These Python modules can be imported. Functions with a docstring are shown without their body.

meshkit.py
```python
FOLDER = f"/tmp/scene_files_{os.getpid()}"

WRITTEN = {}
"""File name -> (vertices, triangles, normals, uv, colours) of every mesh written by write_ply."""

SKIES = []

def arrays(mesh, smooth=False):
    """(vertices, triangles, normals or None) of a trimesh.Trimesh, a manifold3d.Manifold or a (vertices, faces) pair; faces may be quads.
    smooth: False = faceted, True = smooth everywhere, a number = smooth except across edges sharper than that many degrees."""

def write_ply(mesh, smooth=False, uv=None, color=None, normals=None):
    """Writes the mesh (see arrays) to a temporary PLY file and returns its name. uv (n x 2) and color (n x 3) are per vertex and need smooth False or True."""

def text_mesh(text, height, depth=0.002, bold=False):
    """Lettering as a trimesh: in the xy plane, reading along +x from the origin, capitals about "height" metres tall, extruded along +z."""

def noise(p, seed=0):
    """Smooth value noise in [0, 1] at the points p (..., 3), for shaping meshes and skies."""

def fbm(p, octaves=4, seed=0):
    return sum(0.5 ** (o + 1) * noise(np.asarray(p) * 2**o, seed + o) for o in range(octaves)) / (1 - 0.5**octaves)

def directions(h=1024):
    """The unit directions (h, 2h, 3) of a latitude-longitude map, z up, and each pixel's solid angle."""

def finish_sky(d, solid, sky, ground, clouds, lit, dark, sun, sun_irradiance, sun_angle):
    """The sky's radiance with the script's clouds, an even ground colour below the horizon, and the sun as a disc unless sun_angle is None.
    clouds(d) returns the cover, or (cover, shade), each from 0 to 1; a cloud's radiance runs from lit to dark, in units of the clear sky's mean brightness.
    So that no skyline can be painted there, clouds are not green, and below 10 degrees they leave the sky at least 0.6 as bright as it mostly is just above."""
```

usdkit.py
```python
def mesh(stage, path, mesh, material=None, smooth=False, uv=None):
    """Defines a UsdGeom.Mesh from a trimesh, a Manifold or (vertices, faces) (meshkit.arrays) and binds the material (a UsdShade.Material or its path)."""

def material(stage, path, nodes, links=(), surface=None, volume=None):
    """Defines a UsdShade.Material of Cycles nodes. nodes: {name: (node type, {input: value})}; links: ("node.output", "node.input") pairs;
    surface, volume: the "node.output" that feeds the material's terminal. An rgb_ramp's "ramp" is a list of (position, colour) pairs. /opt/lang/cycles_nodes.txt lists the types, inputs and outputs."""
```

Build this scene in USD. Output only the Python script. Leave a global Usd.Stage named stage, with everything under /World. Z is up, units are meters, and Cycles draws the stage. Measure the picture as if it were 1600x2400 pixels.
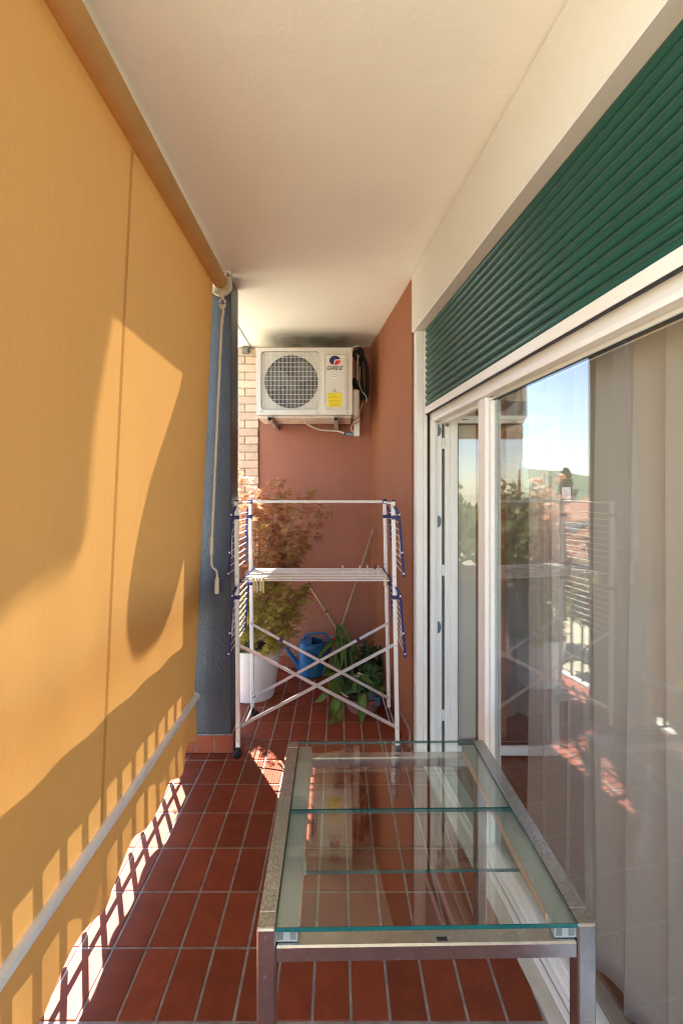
import math, random
import numpy as np
import trimesh
from shapely.geometry import Polygon, Point, box as sbox, LineString
from shapely import affinity
from shapely.ops import unary_union
from pxr import Usd, UsdGeom, UsdShade, UsdLux, Sdf, Gf
import usdkit, meshkit

stage = Usd.Stage.CreateInMemory()
UsdGeom.SetStageUpAxis(stage, 'Z')
UsdGeom.SetStageMetersPerUnit(stage, 1.0)
UsdGeom.Xform.Define(stage, '/World')
RNG = np.random.default_rng(7)
rnd = random.Random(11)

# ------------------------------------------------------------------ camera
EYE = 1.457
cam = UsdGeom.Camera.Define(stage, '/World/camera')
cam.CreateHorizontalApertureAttr(36.0)
cam.CreateFocalLengthAttr(24.3)
cam.CreateHorizontalApertureOffsetAttr(0.18)
cam.CreateVerticalApertureOffsetAttr(-1.0125)
cam.CreateClippingRangeAttr(Gf.Vec2f(0.03, 5000))
cam.AddTranslateOp().Set(Gf.Vec3d(0, 0, EYE))
cam.AddRotateXOp().Set(90.0)
cam.CreateExposureAttr(3.68)

# ------------------------------------------------------------------ sky and sun
SUN = np.array([-0.490, 0.870, 0.0]); SUN /= np.linalg.norm(SUN)
ELEV = math.radians(59.5)
SUN = np.array([SUN[0] * math.cos(ELEV), SUN[1] * math.cos(ELEV), math.sin(ELEV)])
sky = UsdLux.DomeLight.Define(stage, '/World/sky')
skym = usdkit.material(stage, '/World/Looks/sky_air', {
    't': ('sky_texture', {'sky_type': 'single_scattering', 'sun_disc': False, 'sun_elevation': ELEV,
                          'sun_rotation': math.atan2(SUN[0], SUN[1]), 'air_density': 1.0, 'aerosol_density': 0.4}),
    'b': ('background_shader', {'strength': 0.052})}, [('t.color', 'b.color')], surface='b.background')
UsdShade.MaterialBindingAPI.Apply(sky.GetPrim()).Bind(skym)
sky.GetPrim().SetCustomDataByKey('kind', 'structure')
sun = UsdLux.DistantLight.Define(stage, '/World/sun')
sun.CreateIntensityAttr(0.88); sun.CreateAngleAttr(0.5); sun.CreateNormalizeAttr(True)
sun.CreateColorAttr(Gf.Vec3f(1.0, 0.93, 0.84))
_z = SUN; _x = np.cross([0, 0, 1.0], _z); _x /= np.linalg.norm(_x); _y = np.cross(_z, _x)
sun.AddTransformOp().Set(Gf.Matrix4d(*_x, 0, *_y, 0, *_z, 0, 0, 0, 20, 1))

# ------------------------------------------------------------------ helpers
used, frames = {}, {}


def numbered(parent, name):
    key = (parent, name); k = used.get(key, -1) + 1; used[key] = k
    return f'{parent}/{name}' if k == 0 else f'{parent}/{name}_{k:03d}'


def tag(p, label=None, cat=None, group=None, kind=None):
    p = p if isinstance(p, Usd.Prim) else p.GetPrim()
    for k, v in (('label', label), ('category', cat), ('group', group), ('kind', kind)):
        if v:
            p.SetCustomDataByKey(k, v)
    return p


def thing(name, label=None, cat=None, loc=(0, 0, 0), rz=0.0, group=None, kind=None):
    path = numbered('/World', name)
    x = UsdGeom.Xform.Define(stage, path)
    x.AddTranslateOp().Set(Gf.Vec3d(*map(float, loc)))
    if rz:
        x.AddRotateZOp().Set(math.degrees(rz))
    c, s = math.cos(rz), math.sin(rz)
    frames[path] = (np.array([[c, -s, 0], [s, c, 0], [0, 0, 1.0]]), np.array(loc, float))
    return tag(x, label, cat, group, kind)


def frame_of(path):
    while path and path != '/World':
        if path in frames:
            return frames[path]
        path = path.rpartition('/')[0]
    return None


def obj(name, mesh, mat, parent=None, smooth=False, label=None, kind=None, local=False):
    """One Mesh prim; the mesh is given in world space unless local."""
    parent = '/World' if parent is None else str(parent.GetPath())
    if isinstance(mesh, list):
        mesh = cat(mesh)
    path = numbered(parent, name)
    fr = None if local else frame_of(parent)
    if fr is not None:
        mesh = trimesh.Trimesh((np.asarray(mesh.vertices) - fr[1]) @ fr[0], mesh.faces, process=False)
    m = usdkit.mesh(stage, path, mesh, M[mat], smooth)
    return tag(m, label=label, kind=kind)


def copy_of(root, loc, rz=0.0, scale=1.0, label=None, group=None, cat=None):
    was = root.GetCustomData()
    r = UsdGeom.Xform.Define(stage, numbered('/World', root.GetName()))
    r.GetPrim().GetReferences().AddInternalReference(root.GetPath())
    r.ClearXformOpOrder()
    r.AddTranslateOp().Set(Gf.Vec3d(*map(float, loc)))
    r.AddRotateZOp(opSuffix='turn').Set(math.degrees(rz))
    r.AddScaleOp().Set(Gf.Vec3f(scale, scale, scale))
    r.GetPrim().SetInstanceable(True)
    tag(r, label or was.get('label'), cat or was.get('category'), group or was.get('group'))
    return r.GetPrim()


def cat(ms):
    return trimesh.util.concatenate([m if isinstance(m, trimesh.Trimesh) else trimesh.Trimesh(*m, process=False) for m in ms])


def hull(pts):
    return trimesh.convex.convex_hull(np.asarray(pts, float))


def cbox(x0, x1, y0, y1, z0, z1, c=0.0015):
    """A box with chamfered edges."""
    x0, x1 = sorted((x0, x1)); y0, y1 = sorted((y0, y1)); z0, z1 = sorted((z0, z1))
    c = min(c, (x1 - x0) * .45, (y1 - y0) * .45, (z1 - z0) * .45)
    P = []
    for x, sx in ((x0, 1), (x1, -1)):
        for y, sy in ((y0, 1), (y1, -1)):
            for z, sz in ((z0, 1), (z1, -1)):
                P += [(x + sx * c, y + sy * c, z), (x + sx * c, y, z + sz * c), (x, y + sy * c, z + sz * c)]
    return hull(P)


def pbox(x0, x1, y0, y1, z0, z1):
    m = trimesh.creation.box([abs(x1 - x0), abs(y1 - y0), abs(z1 - z0)])
    m.apply_translation([(x0 + x1) / 2, (y0 + y1) / 2, (z0 + z1) / 2])
    return m


def tube(pts, r, sides=8, caps=True, flat=1.0):
    p = np.asarray(pts, float)
    r = np.asarray(r, float)
    r = np.interp(np.linspace(0, 1, len(p)), np.linspace(0, 1, r.size), r.ravel()) if r.size > 1 else np.full(len(p), float(r))
    t = np.gradient(p, axis=0); t /= np.linalg.norm(t, axis=1, keepdims=True) + 1e-12
    ref = np.array([0, 0, 1.0]) if abs(t[:, 2]).mean() < .8 else np.array([1.0, 0, 0])
    a = np.cross(t, ref); a /= np.linalg.norm(a, axis=1, keepdims=True) + 1e-12
    b = np.cross(t, a)
    ang = (np.arange(sides) + .5) * 2 * np.pi / sides
    v = p[:, None] + r[:, None, None] * (np.cos(ang)[None, :, None] * a[:, None] + flat * np.sin(ang)[None, :, None] * b[:, None])
    n = len(p); f = []
    for i in range(n - 1):
        for j in range(sides):
            k = (j + 1) % sides
            A, B, C, D = i * sides + j, i * sides + k, (i + 1) * sides + k, (i + 1) * sides + j
            f += [[A, B, C], [A, C, D]]
    v = v.reshape(-1, 3)
    if caps:
        v = np.vstack([v, p[0], p[-1]])
        for j in range(sides):
            k = (j + 1) % sides
            f += [[len(v) - 2, k, j], [len(v) - 1, (n - 1) * sides + j, (n - 1) * sides + k]]
    m = trimesh.Trimesh(v, f, process=False)
    return m


def bez(pts, n=16):
    """Catmull-Rom through points."""
    p = np.asarray(pts, float)
    p = np.vstack([2 * p[0] - p[1], p, 2 * p[-1] - p[-2]])
    out = []
    for i in range(1, len(p) - 2):
        for u in np.linspace(0, 1, n, endpoint=(i == len(p) - 3)):
            a, b, c, d = p[i - 1], p[i], p[i + 1], p[i + 2]
            out.append(.5 * ((2 * b) + (c - a) * u + (2 * a - 5 * b + 4 * c - d) * u ** 2 + (3 * b - a - 3 * c + d) * u ** 3))
    return np.array(out)


def bar(p, q, w, t, side, c=0.0015):
    """Rectangular bar from p to q: w across 'side' (a direction), t along the third."""
    p, q, side = np.asarray(p, float), np.asarray(q, float), np.asarray(side, float)
    d = q - p; L = np.linalg.norm(d); d /= L
    s = side - d * (side @ d); s /= np.linalg.norm(s); u = np.cross(d, s)
    m = cbox(0, L, -w / 2, w / 2, -t / 2, t / 2, c)
    m.vertices = p + m.vertices @ np.array([d, s, u])
    return m


def cyl(p, q, r, sides=16):
    return tube([p, q], r, sides)


def lathe(profile, c, n=40):
    prof = np.asarray(profile, float); k = len(prof)
    ang = np.linspace(0, 2 * np.pi, n, endpoint=False)
    v = np.stack([np.outer(np.cos(ang), prof[:, 0]), np.outer(np.sin(ang), prof[:, 0]), np.broadcast_to(prof[:, 1], (n, k))], -1).reshape(-1, 3) + np.asarray(c)
    f = []
    for i in range(n):
        j = (i + 1) % n
        for a in range(k - 1):
            f += [[i * k + a, j * k + a, j * k + a + 1], [i * k + a, j * k + a + 1, i * k + a + 1]]
    return trimesh.Trimesh(v, f, process=False)


def extr(poly, y_front, depth):
    """Shapely polygon in (x, z), extruded from y_front backwards (+y)."""
    geoms = getattr(poly, 'geoms', [poly])
    ms = []
    for g in geoms:
        if g.is_empty or g.area < 1e-9:
            continue
        m = trimesh.creation.extrude_polygon(g, depth, engine='earcut')
        v = np.array(m.vertices)
        m = trimesh.Trimesh(np.stack([v[:, 0], y_front + depth - v[:, 2], v[:, 1]], 1), m.faces, process=False)
        ms.append(m)
    return cat(ms)


def rrect(x0, x1, z0, z1, r, n=6):
    return sbox(x0 + r, z0 + r, x1 - r, z1 - r).buffer(r, quad_segs=n)


def sheet(fn, us, vs):
    U, V = np.meshgrid(us, vs, indexing='ij')
    P = fn(U, V).reshape(-1, 3); nv = len(vs)
    i, j = np.meshgrid(np.arange(len(us) - 1), np.arange(nv - 1), indexing='ij')
    a = (i * nv + j).ravel()
    f = np.vstack([np.stack([a, a + nv, a + nv + 1], 1), np.stack([a, a + nv + 1, a + 1], 1)])
    return trimesh.Trimesh(P, f, process=False)


# frame of the window wall: s towards the camera along the wall, n out to the balcony, z up
WO = np.array([0.481, 2.5])
_k = 0.105
WS = np.array([_k, -1.0]) / math.hypot(_k, 1); WN = np.array([-1.0, -_k]) / math.hypot(_k, 1)


def wall(m):
    v = np.array(m.vertices)
    xy = WO + v[:, :1] * WS + v[:, 1:2] * WN
    return trimesh.Trimesh(np.column_stack([xy, v[:, 2]]), np.asarray(m.faces)[:, ::-1], process=False)


def wbox(s0, s1, n0, n1, z0, z1, c=0.002):
    return wall(cbox(s0, s1, n0, n1, z0, z1, c))


# ------------------------------------------------------------------ materials
M = {}


def mat(name, col, rough=0.5, var=0.0, vscale=8.0, col2=None, bump=0.0, bscale=60.0, bdist=0.002, metal=0.0, spec=0.5, coords='position',
        rand=0.0, stretch=None, rough2=None, dirt=None, dirt_scale=3.0, dirt_lo=.55, dirt_hi=.7, extra=None):
    """Principled material with noise colour variation, dirt patches, fine relief and a per-object shade."""
    n, l = {'p': ('principled_bsdf', {'base_color': col, 'roughness': rough, 'metallic': metal, 'specular_ior_level': spec})}, []
    src = 'geo.position'
    n['geo'] = ('geometry', {})
    if coords == 'object':
        n['geo'] = ('texture_coordinate', {}); src = 'geo.object'
    if stretch:
        n['map'] = ('mapping', {'scale': stretch}); l.append((src, 'map.vector')); src = 'map.vector'
    out = None
    if var or col2:
        c = np.array(col); c2 = np.array(col2) if col2 else c * (1 - var)
        c1 = c if col2 else c * (1 + var)
        n['vn'] = ('noise_texture', {'scale': vscale, 'detail': 5.0, 'roughness': .6})
        n['vr'] = ('rgb_ramp', {'ramp': [(.3, tuple(c1)), (.7, tuple(c2))]})
        l += [(src, 'vn.vector'), ('vn.fac', 'vr.fac')]; out = 'vr.color'
    if dirt:
        n['dn'] = ('noise_texture', {'scale': dirt_scale, 'detail': 8.0, 'roughness': .7})
        n['dr'] = ('map_range', {'from_min': dirt_lo, 'from_max': dirt_hi, 'to_min': 0., 'to_max': 1., 'clamp': True})
        n['dm'] = ('mix', {'color1': col, 'color2': dirt})
        l += [(src, 'dn.vector'), ('dn.fac', 'dr.value'), ('dr.result', 'dm.fac')]
        if out:
            l.append((out, 'dm.color1'))
        out = 'dm.color'
        if rough2 is not None:
            n['rm'] = ('map_range', {'from_min': 0., 'from_max': 1., 'to_min': rough, 'to_max': rough2})
            l += [('dr.result', 'rm.value'), ('rm.result', 'p.roughness')]
    if rand:
        n['oi'] = ('object_info', {})
        n['or'] = ('map_range', {'from_min': 0., 'from_max': 1., 'to_min': 1 - rand, 'to_max': 1 + rand})
        n['oh'] = ('hsv', {'color': col})
        l += [('oi.random', 'or.value'), ('or.result', 'oh.value')]
        if out:
            l.append((out, 'oh.color'))
        out = 'oh.color'
    if out:
        l.append((out, 'p.base_color'))
    if bump:
        n['bn'] = ('noise_texture', {'scale': bscale, 'detail': 6.0, 'roughness': .6})
        n['b'] = ('bump', {'strength': bump, 'distance': bdist})
        l += [(src, 'bn.vector'), ('bn.fac', 'b.height'), ('b.normal', 'p.normal')]
    if extra:
        extra(n, l, src, out)
    M[name] = usdkit.material(stage, '/World/Looks/' + name, n, l, surface='p.BSDF')


def cloth(name, col, trans=0.5, clear=0.0, var=.06, stretch=(1, 1, 1), vscale=200., col2=None, gloss=0.0, rand=0.0, bump=0.0):
    """Thin sheets (cloth, leaves): diffuse and translucent, with a share of plain see-through for open weaves."""
    c = np.array(col)
    n = {'geo': ('geometry', {}), 'map': ('mapping', {'scale': stretch}),
         'vn': ('noise_texture', {'scale': vscale, 'detail': 3.0, 'roughness': .6}),
         'vr': ('rgb_ramp', {'ramp': [(.3, tuple(c * (1 - var))), (.7, tuple(np.array(col2) if col2 else c * (1 + var)))]}),
         'd': ('diffuse_bsdf', {}), 't': ('translucent_bsdf', {}), 'm': ('mix_closure', {'fac': trans})}
    l = [('geo.position', 'map.vector'), ('map.vector', 'vn.vector'), ('vn.fac', 'vr.fac')]
    colour = 'vr.color'
    if rand:
        n['ri'] = ('map_range', {'from_min': 0., 'from_max': 1., 'to_min': 1 - rand, 'to_max': 1 + rand})
        n['hs'] = ('hsv', {})
        l += [('geo.random_per_island', 'ri.value'), ('ri.result', 'hs.value'), ('vr.color', 'hs.color')]
        colour = 'hs.color'
    l += [(colour, 'd.color'), (colour, 't.color'), ('d.BSDF', 'm.closure1'), ('t.BSDF', 'm.closure2')]
    if bump:
        n['bp'] = ('bump', {'strength': bump, 'distance': .001}); l += [('vn.fac', 'bp.height'), ('bp.normal', 'd.normal')]
    out = 'm.closure'
    if gloss:
        n['g'] = ('glossy_bsdf', {'roughness': .35, 'color': (1, 1, 1)}); n['fr'] = ('fresnel', {'IOR': 1.45}); n['gm'] = ('mix_closure', {})
        n['fs'] = ('math', {'math_type': 'multiply', 'value2': gloss})
        l += [('fr.fac', 'fs.value1'), ('fs.value', 'gm.fac'), (out, 'gm.closure1'), ('g.BSDF', 'gm.closure2')]; out = 'gm.closure'
    if clear:
        n['c'] = ('transparent_bsdf', {}); n['cm'] = ('mix_closure', {'fac': clear})
        l += [(out, 'cm.closure1'), ('c.BSDF', 'cm.closure2')]; out = 'cm.closure'
    M[name] = usdkit.material(stage, '/World/Looks/' + name, n, l, surface=out)


def pane(name, tint=(1, 1, 1), ior=1.5):
    n = {'geo': ('geometry', {}), 'i': ('map_range', {'from_min': 0., 'from_max': 1., 'to_min': ior, 'to_max': 1 / ior}),
         'f': ('fresnel', {}), 't': ('transparent_bsdf', {'color': tint}), 'g': ('glossy_bsdf', {'roughness': 0.0, 'color': (1, 1, 1)}), 'm': ('mix_closure', {})}
    l = [('geo.backfacing', 'i.value'), ('i.result', 'f.IOR'), ('f.fac', 'm.fac'), ('t.BSDF', 'm.closure1'), ('g.BSDF', 'm.closure2')]
    M[name] = usdkit.material(stage, '/World/Looks/' + name, n, l, surface='m.closure')


# setting
mat('cotto_tile', (.215, .046, .020), .50, spec=.18, var=.16, vscale=14, bump=.25, bscale=220, bdist=.0008, rand=.15, dirt=(.21, .055, .033), dirt_scale=5, dirt_lo=.58, dirt_hi=.8, rough2=.55)
mat('skirting_tile', (.26, .062, .030), .32, var=.10, vscale=12, bump=.2, bscale=180, bdist=.0006, rand=.08)
mat('grout', (.30, .28, .27), .9, var=.38, vscale=20, bump=.4, bscale=300, bdist=.001)
mat('terracotta_paint', (.32, .118, .070), .75, var=.07, vscale=2.2, bump=.8, bscale=85, bdist=.006, dirt=(.36, .135, .075), dirt_scale=1.3, dirt_lo=.5, dirt_hi=.75)
mat('slate_paint', (.046, .054, .069), .42, var=.16, vscale=5, bump=.9, bscale=75, bdist=.007, dirt=(.34, .35, .36), dirt_scale=26, dirt_lo=.74, dirt_hi=.77)
mat('brick_face', (.55, .385, .27), .85, var=.12, vscale=18, bump=.5, bscale=120, bdist=.002, rand=.14, dirt=(.40, .24, .17), dirt_scale=14, dirt_lo=.55, dirt_hi=.8)
mat('mortar', (.33, .29, .25), .95, var=.2, vscale=40, bump=.6, bscale=200, bdist=.002)
mat('beam_paint', (.66, .64, .61), .8, var=.03, vscale=3, bump=.35, bscale=90, bdist=.002, dirt=(.58, .46, .36), dirt_scale=9, dirt_lo=.70, dirt_hi=.84)
mat('white_pvc', (.80, .79, .77), .32, var=.02, vscale=4, bump=.05, bscale=30, bdist=.001, dirt=(.62, .59, .54), dirt_scale=18, dirt_lo=.66, dirt_hi=.85)
mat('rubber_seal', (.02, .02, .022), .6)
mat('marble', (.56, .53, .47), .35, var=.12, vscale=14, dirt=(.22, .21, .19), dirt_scale=60, dirt_lo=.66, dirt_hi=.74, bump=.2, bscale=120, bdist=.001)
mat('shutter_green', (.007, .056, .041), .28, var=.10, vscale=3, bump=.10, bscale=18, bdist=.001, dirt=(.30, .36, .32), dirt_scale=110, dirt_lo=.76, dirt_hi=.78, spec=.45)
mat('strike_metal', (.16, .18, .19), .45, metal=.8, var=.3, vscale=90)
mat('room_wall', (.62, .52, .42), .9, var=.03)
mat('room_floor', (.13, .06, .032), .4, var=.25, vscale=6, stretch=(1, 6, 1))
mat('dark_hollow', (.02, .018, .016), .9)


def _ceil(n, l, src, out):
    # plaster: trowel ridges, and a mildew stain of its own over the outdoor unit
    n['wn'] = ('noise_texture', {'scale': 5.0, 'detail': 7.0, 'roughness': .55, 'distortion': .8})
    n['wr'] = ('rgb_ramp', {'ramp': [(.40, (0, 0, 0)), (.50, (.30, .30, .30)), (.525, (.46, .46, .46)), (.54, (.34, .34, .34)), (.75, (.5, .5, .5))]})
    n['fine'] = ('noise_texture', {'scale': 160.0, 'detail': 3.0})
    n['fm'] = ('mix', {'mix_type': 'add', 'fac': .16})
    n['b2'] = ('bump', {'strength': .30, 'distance': .0035})
    l += [(src, 'wn.vector'), ('wn.fac', 'wr.fac'), (src, 'fine.vector'), ('wr.color', 'fm.color1'), ('fine.fac', 'fm.color2'), ('fm.color', 'b2.height'), ('b2.normal', 'p.normal')]
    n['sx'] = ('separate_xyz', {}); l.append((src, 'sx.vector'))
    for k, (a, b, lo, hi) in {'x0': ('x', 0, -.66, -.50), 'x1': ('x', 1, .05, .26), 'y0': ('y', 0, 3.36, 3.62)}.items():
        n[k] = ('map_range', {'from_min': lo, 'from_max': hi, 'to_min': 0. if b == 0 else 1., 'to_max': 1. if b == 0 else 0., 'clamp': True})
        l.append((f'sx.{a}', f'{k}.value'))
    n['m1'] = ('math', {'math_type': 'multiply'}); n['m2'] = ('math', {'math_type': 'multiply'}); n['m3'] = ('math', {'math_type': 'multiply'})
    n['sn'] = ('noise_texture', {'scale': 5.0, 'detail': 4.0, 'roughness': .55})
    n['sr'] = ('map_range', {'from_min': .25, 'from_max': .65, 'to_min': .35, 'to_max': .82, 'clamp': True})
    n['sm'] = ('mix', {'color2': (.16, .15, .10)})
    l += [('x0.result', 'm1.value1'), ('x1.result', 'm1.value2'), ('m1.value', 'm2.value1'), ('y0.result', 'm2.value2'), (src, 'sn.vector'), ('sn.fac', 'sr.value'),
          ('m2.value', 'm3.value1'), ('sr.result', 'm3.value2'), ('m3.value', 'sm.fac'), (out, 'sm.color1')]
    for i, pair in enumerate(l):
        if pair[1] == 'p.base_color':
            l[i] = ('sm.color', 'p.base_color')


mat('ceiling_plaster', (.88, .865, .81), .85, var=.03, vscale=1.5, extra=_ceil)
# cloth and leaves
cloth('blind_cloth', (.58, .305, .098), trans=.17, stretch=(1, 40, 1.6), vscale=9, var=.04, bump=.05)
cloth('blind_seam', (.55, .28, .09), trans=.3, clear=.55, stretch=(1, 90, 2.2), vscale=6, var=.05)
cloth('sheer_edge', (.58, .53, .50), trans=.36, clear=.42, stretch=(90, 90, 260), vscale=5, var=.07)
cloth('sheer_curtain', (.58, .525, .48), trans=.34, clear=.06, stretch=(90, 90, 260), vscale=5, var=.07)
cloth('maple_red', (.88, .36, .17), trans=.55, var=.15, vscale=9, col2=(.86, .50, .22), gloss=.25, rand=.25)
cloth('maple_pink', (.90, .45, .34), trans=.6, var=.25, vscale=9, col2=(.78, .42, .26), gloss=.25, rand=.2)
cloth('maple_green', (.64, .62, .14), trans=.55, var=.2, vscale=9, col2=(.82, .64, .20), gloss=.25, rand=.25)
cloth('strap_leaf', (.045, .115, .022), trans=.22, var=.25, vscale=14, col2=(.08, .16, .035), gloss=.9)
cloth('orchid_leaf', (.065, .150, .020), trans=.22, var=.25, vscale=12, col2=(.12, .20, .03), gloss=1.0)
cloth('dark_leaf', (.018, .045, .014), trans=.2, var=.3, vscale=18, col2=(.04, .08, .02), gloss=.7)
cloth('yellow_leaf', (.20, .20, .03), trans=.3, var=.3, vscale=18, col2=(.10, .15, .03), gloss=.6)
mat('bark', (.16, .10, .06), .85, var=.3, vscale=30, bump=.4, bscale=80)
mat('green_bark', (.40, .24, .13), .7, var=.25, vscale=30)
mat('soil', (.035, .022, .015), .95, var=.4, vscale=60, bump=.8, bscale=90, bdist=.008)
# things
mat('white_pot', (.82, .80, .78), .38, var=.02, vscale=5, dirt=(.6, .55, .5), dirt_scale=6, dirt_lo=.62, dirt_hi=.85, bump=.08, bscale=8)
mat('clay_pot', (.20, .085, .06), .8, var=.15, vscale=9, bump=.3, bscale=90, dirt=(.28, .16, .12), dirt_scale=7)
mat('dark_pot', (.02, .02, .02), .5, var=.2)
mat('clear_pot', (.13, .125, .12), .25)
mat('blue_can', (.006, .115, .29), .45, var=.08, vscale=6, bump=.12, bscale=60, dirt=(.03, .22, .42), dirt_scale=9, dirt_lo=.5, dirt_hi=.8)
mat('can_inside', (.004, .05, .14), .6)
mat('red_plastic', (.5, .02, .015), .35)
mat('navy_plastic', (.016, .020, .13), .38, var=.12, vscale=12)
mat('rack_white', (.84, .82, .79), .35, var=.02, vscale=6)
mat('rack_alu', (.70, .68, .68), .34, metal=.65, var=.05, vscale=20, bump=.05, bscale=40)
mat('rivet', (.62, .6, .6), .3, metal=.9)
mat('black_rubber', (.012, .012, .013), .5, var=.2, vscale=30)
mat('peg_wood', (.62, .48, .26), .7, var=.15, vscale=40)
mat('peg_yellow', (.62, .60, .16), .5)
mat('peg_pale', (.66, .60, .46), .6)
mat('broom_wood', (.32, .20, .12), .6, var=.22, vscale=14, stretch=(1, 1, .2), bump=.1)
mat('bristle', (.16, .12, .09), .9, var=.4, vscale=120)
mat('ac_white', (.68, .65, .59), .42, var=.03, vscale=4, dirt=(.52, .47, .40), dirt_scale=7, dirt_lo=.64, dirt_hi=.85)
mat('ac_dirty', (.56, .46, .40), .6, var=.2, vscale=14, dirt=(.25, .16, .12), dirt_scale=18, dirt_lo=.55, dirt_hi=.7)
mat('ac_dark', (.018, .020, .026), .5)
mat('fan_grey', (.085, .085, .08), .5)
mat('zinc', (.45, .42, .38), .45, metal=.75, var=.2, vscale=40, dirt=(.16, .09, .05), dirt_scale=30, dirt_lo=.62, dirt_hi=.75)
mat('logo_navy', (.012, .014, .10), .4)
mat('logo_red', (.62, .03, .015), .4)
mat('label_yellow', (.80, .62, .02), .5)
mat('label_print', (.30, .22, .02), .6)
mat('label_white', (.82, .81, .80), .4)
mat('label_blue', (.05, .09, .28), .5)
mat('print_dark', (.06, .05, .04), .6)
mat('foam_black', (.010, .010, .011), .8, var=.3, vscale=50, bump=.4, bscale=120)
mat('cable_white', (.70, .66, .58), .5, var=.06)
mat('cable_blue', (.14, .30, .48), .45)
mat('dull_blue', (.04, .10, .17), .5)
mat('copper', (.55, .27, .17), .5, var=.1)
mat('box_grey', (.15, .15, .14), .6, var=.2, vscale=40)
mat('cream_plastic', (.74, .68, .55), .4, var=.03)
mat('bar_grey', (.82, .82, .84), .38, var=.05, vscale=6, spec=.5)
mat('roller_cloth', (.60, .35, .13), .75, var=.05, vscale=6, stretch=(1, 2, 1), bump=.1, bscale=300, bdist=.0005)
mat('table_steel', (.52, .51, .51), .26, metal=1.0, var=.10, vscale=30, dirt=(.24, .16, .11), dirt_scale=70, dirt_lo=.60, dirt_hi=.85, rough2=.5)
mat('table_steel_worn', (.36, .35, .345), .22, metal=1.0, var=.10, vscale=25, dirt=(.29, .26, .23), dirt_scale=320, dirt_lo=.50, dirt_hi=.75, rough2=.5)
mat('rail_alu', (.33, .37, .355), .42, metal=.3, var=.04, vscale=10)
mat('rail_copper', (.60, .42, .32), .4, metal=.5)
mat('rail_paint', (.05, .055, .06), .45, var=.15, vscale=20)
mat('outside_wall', (.66, .55, .40), .85, var=.06)
mat('outside_wall_pale', (.72, .70, .66), .85, var=.06)
mat('outside_roof', (.38, .16, .09), .85, var=.25, vscale=12)
mat('outside_window', (.05, .06, .07), .15)
mat('grass', (.28, .26, .18), .95, var=.35, vscale=.15)
mat('far_leaf', (.035, .075, .022), .8, col2=(.075, .12, .03), vscale=1.3)
mat('conifer_leaf', (.020, .050, .025), .8, col2=(.045, .085, .035), vscale=1.3)
mat('hill_wood', (.045, .085, .035), .95, var=.4, vscale=.05, bump=1., bscale=.12, bdist=3.)
mat('awning_cloth', (.72, .42, .16), .8, var=.05)
pane('window_glass', (.97, .985, .98), 1.70)
pane('table_glass', (.945, .975, .965), 1.62)
mat('glass_edge', (.008, .075, .068), .10, var=.2, vscale=20)

# ------------------------------------------------------------------ the setting: floor
TW, TL = 0.1080, 0.2075          # tile module across and along
GX0, GY0 = -0.720, 1.268         # a joint crossing
JW = 0.0042                      # half joint
CEIL = 2.673
floor = thing('floor', kind='structure')
obj('screed', [pbox(-.911, 3.6, -2.6, 3.95, -.20, -.0035)], 'grout', floor)


def tile_mesh(x0, x1, y0, y1):
    z = float(RNG.normal(0, .0004)); tx, ty = RNG.normal(0, .0006, 2)
    m = cbox(x0 + JW, x1 - JW, y0 + JW, y1 - JW, -.012, 0.0, .0014)
    v = m.vertices.copy(); c = v.mean(0)
    v[:, 2] += z + (v[:, 0] - c[0]) * tx * 6 + (v[:, 1] - c[1]) * ty * 3
    m.vertices = v
    return m


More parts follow.
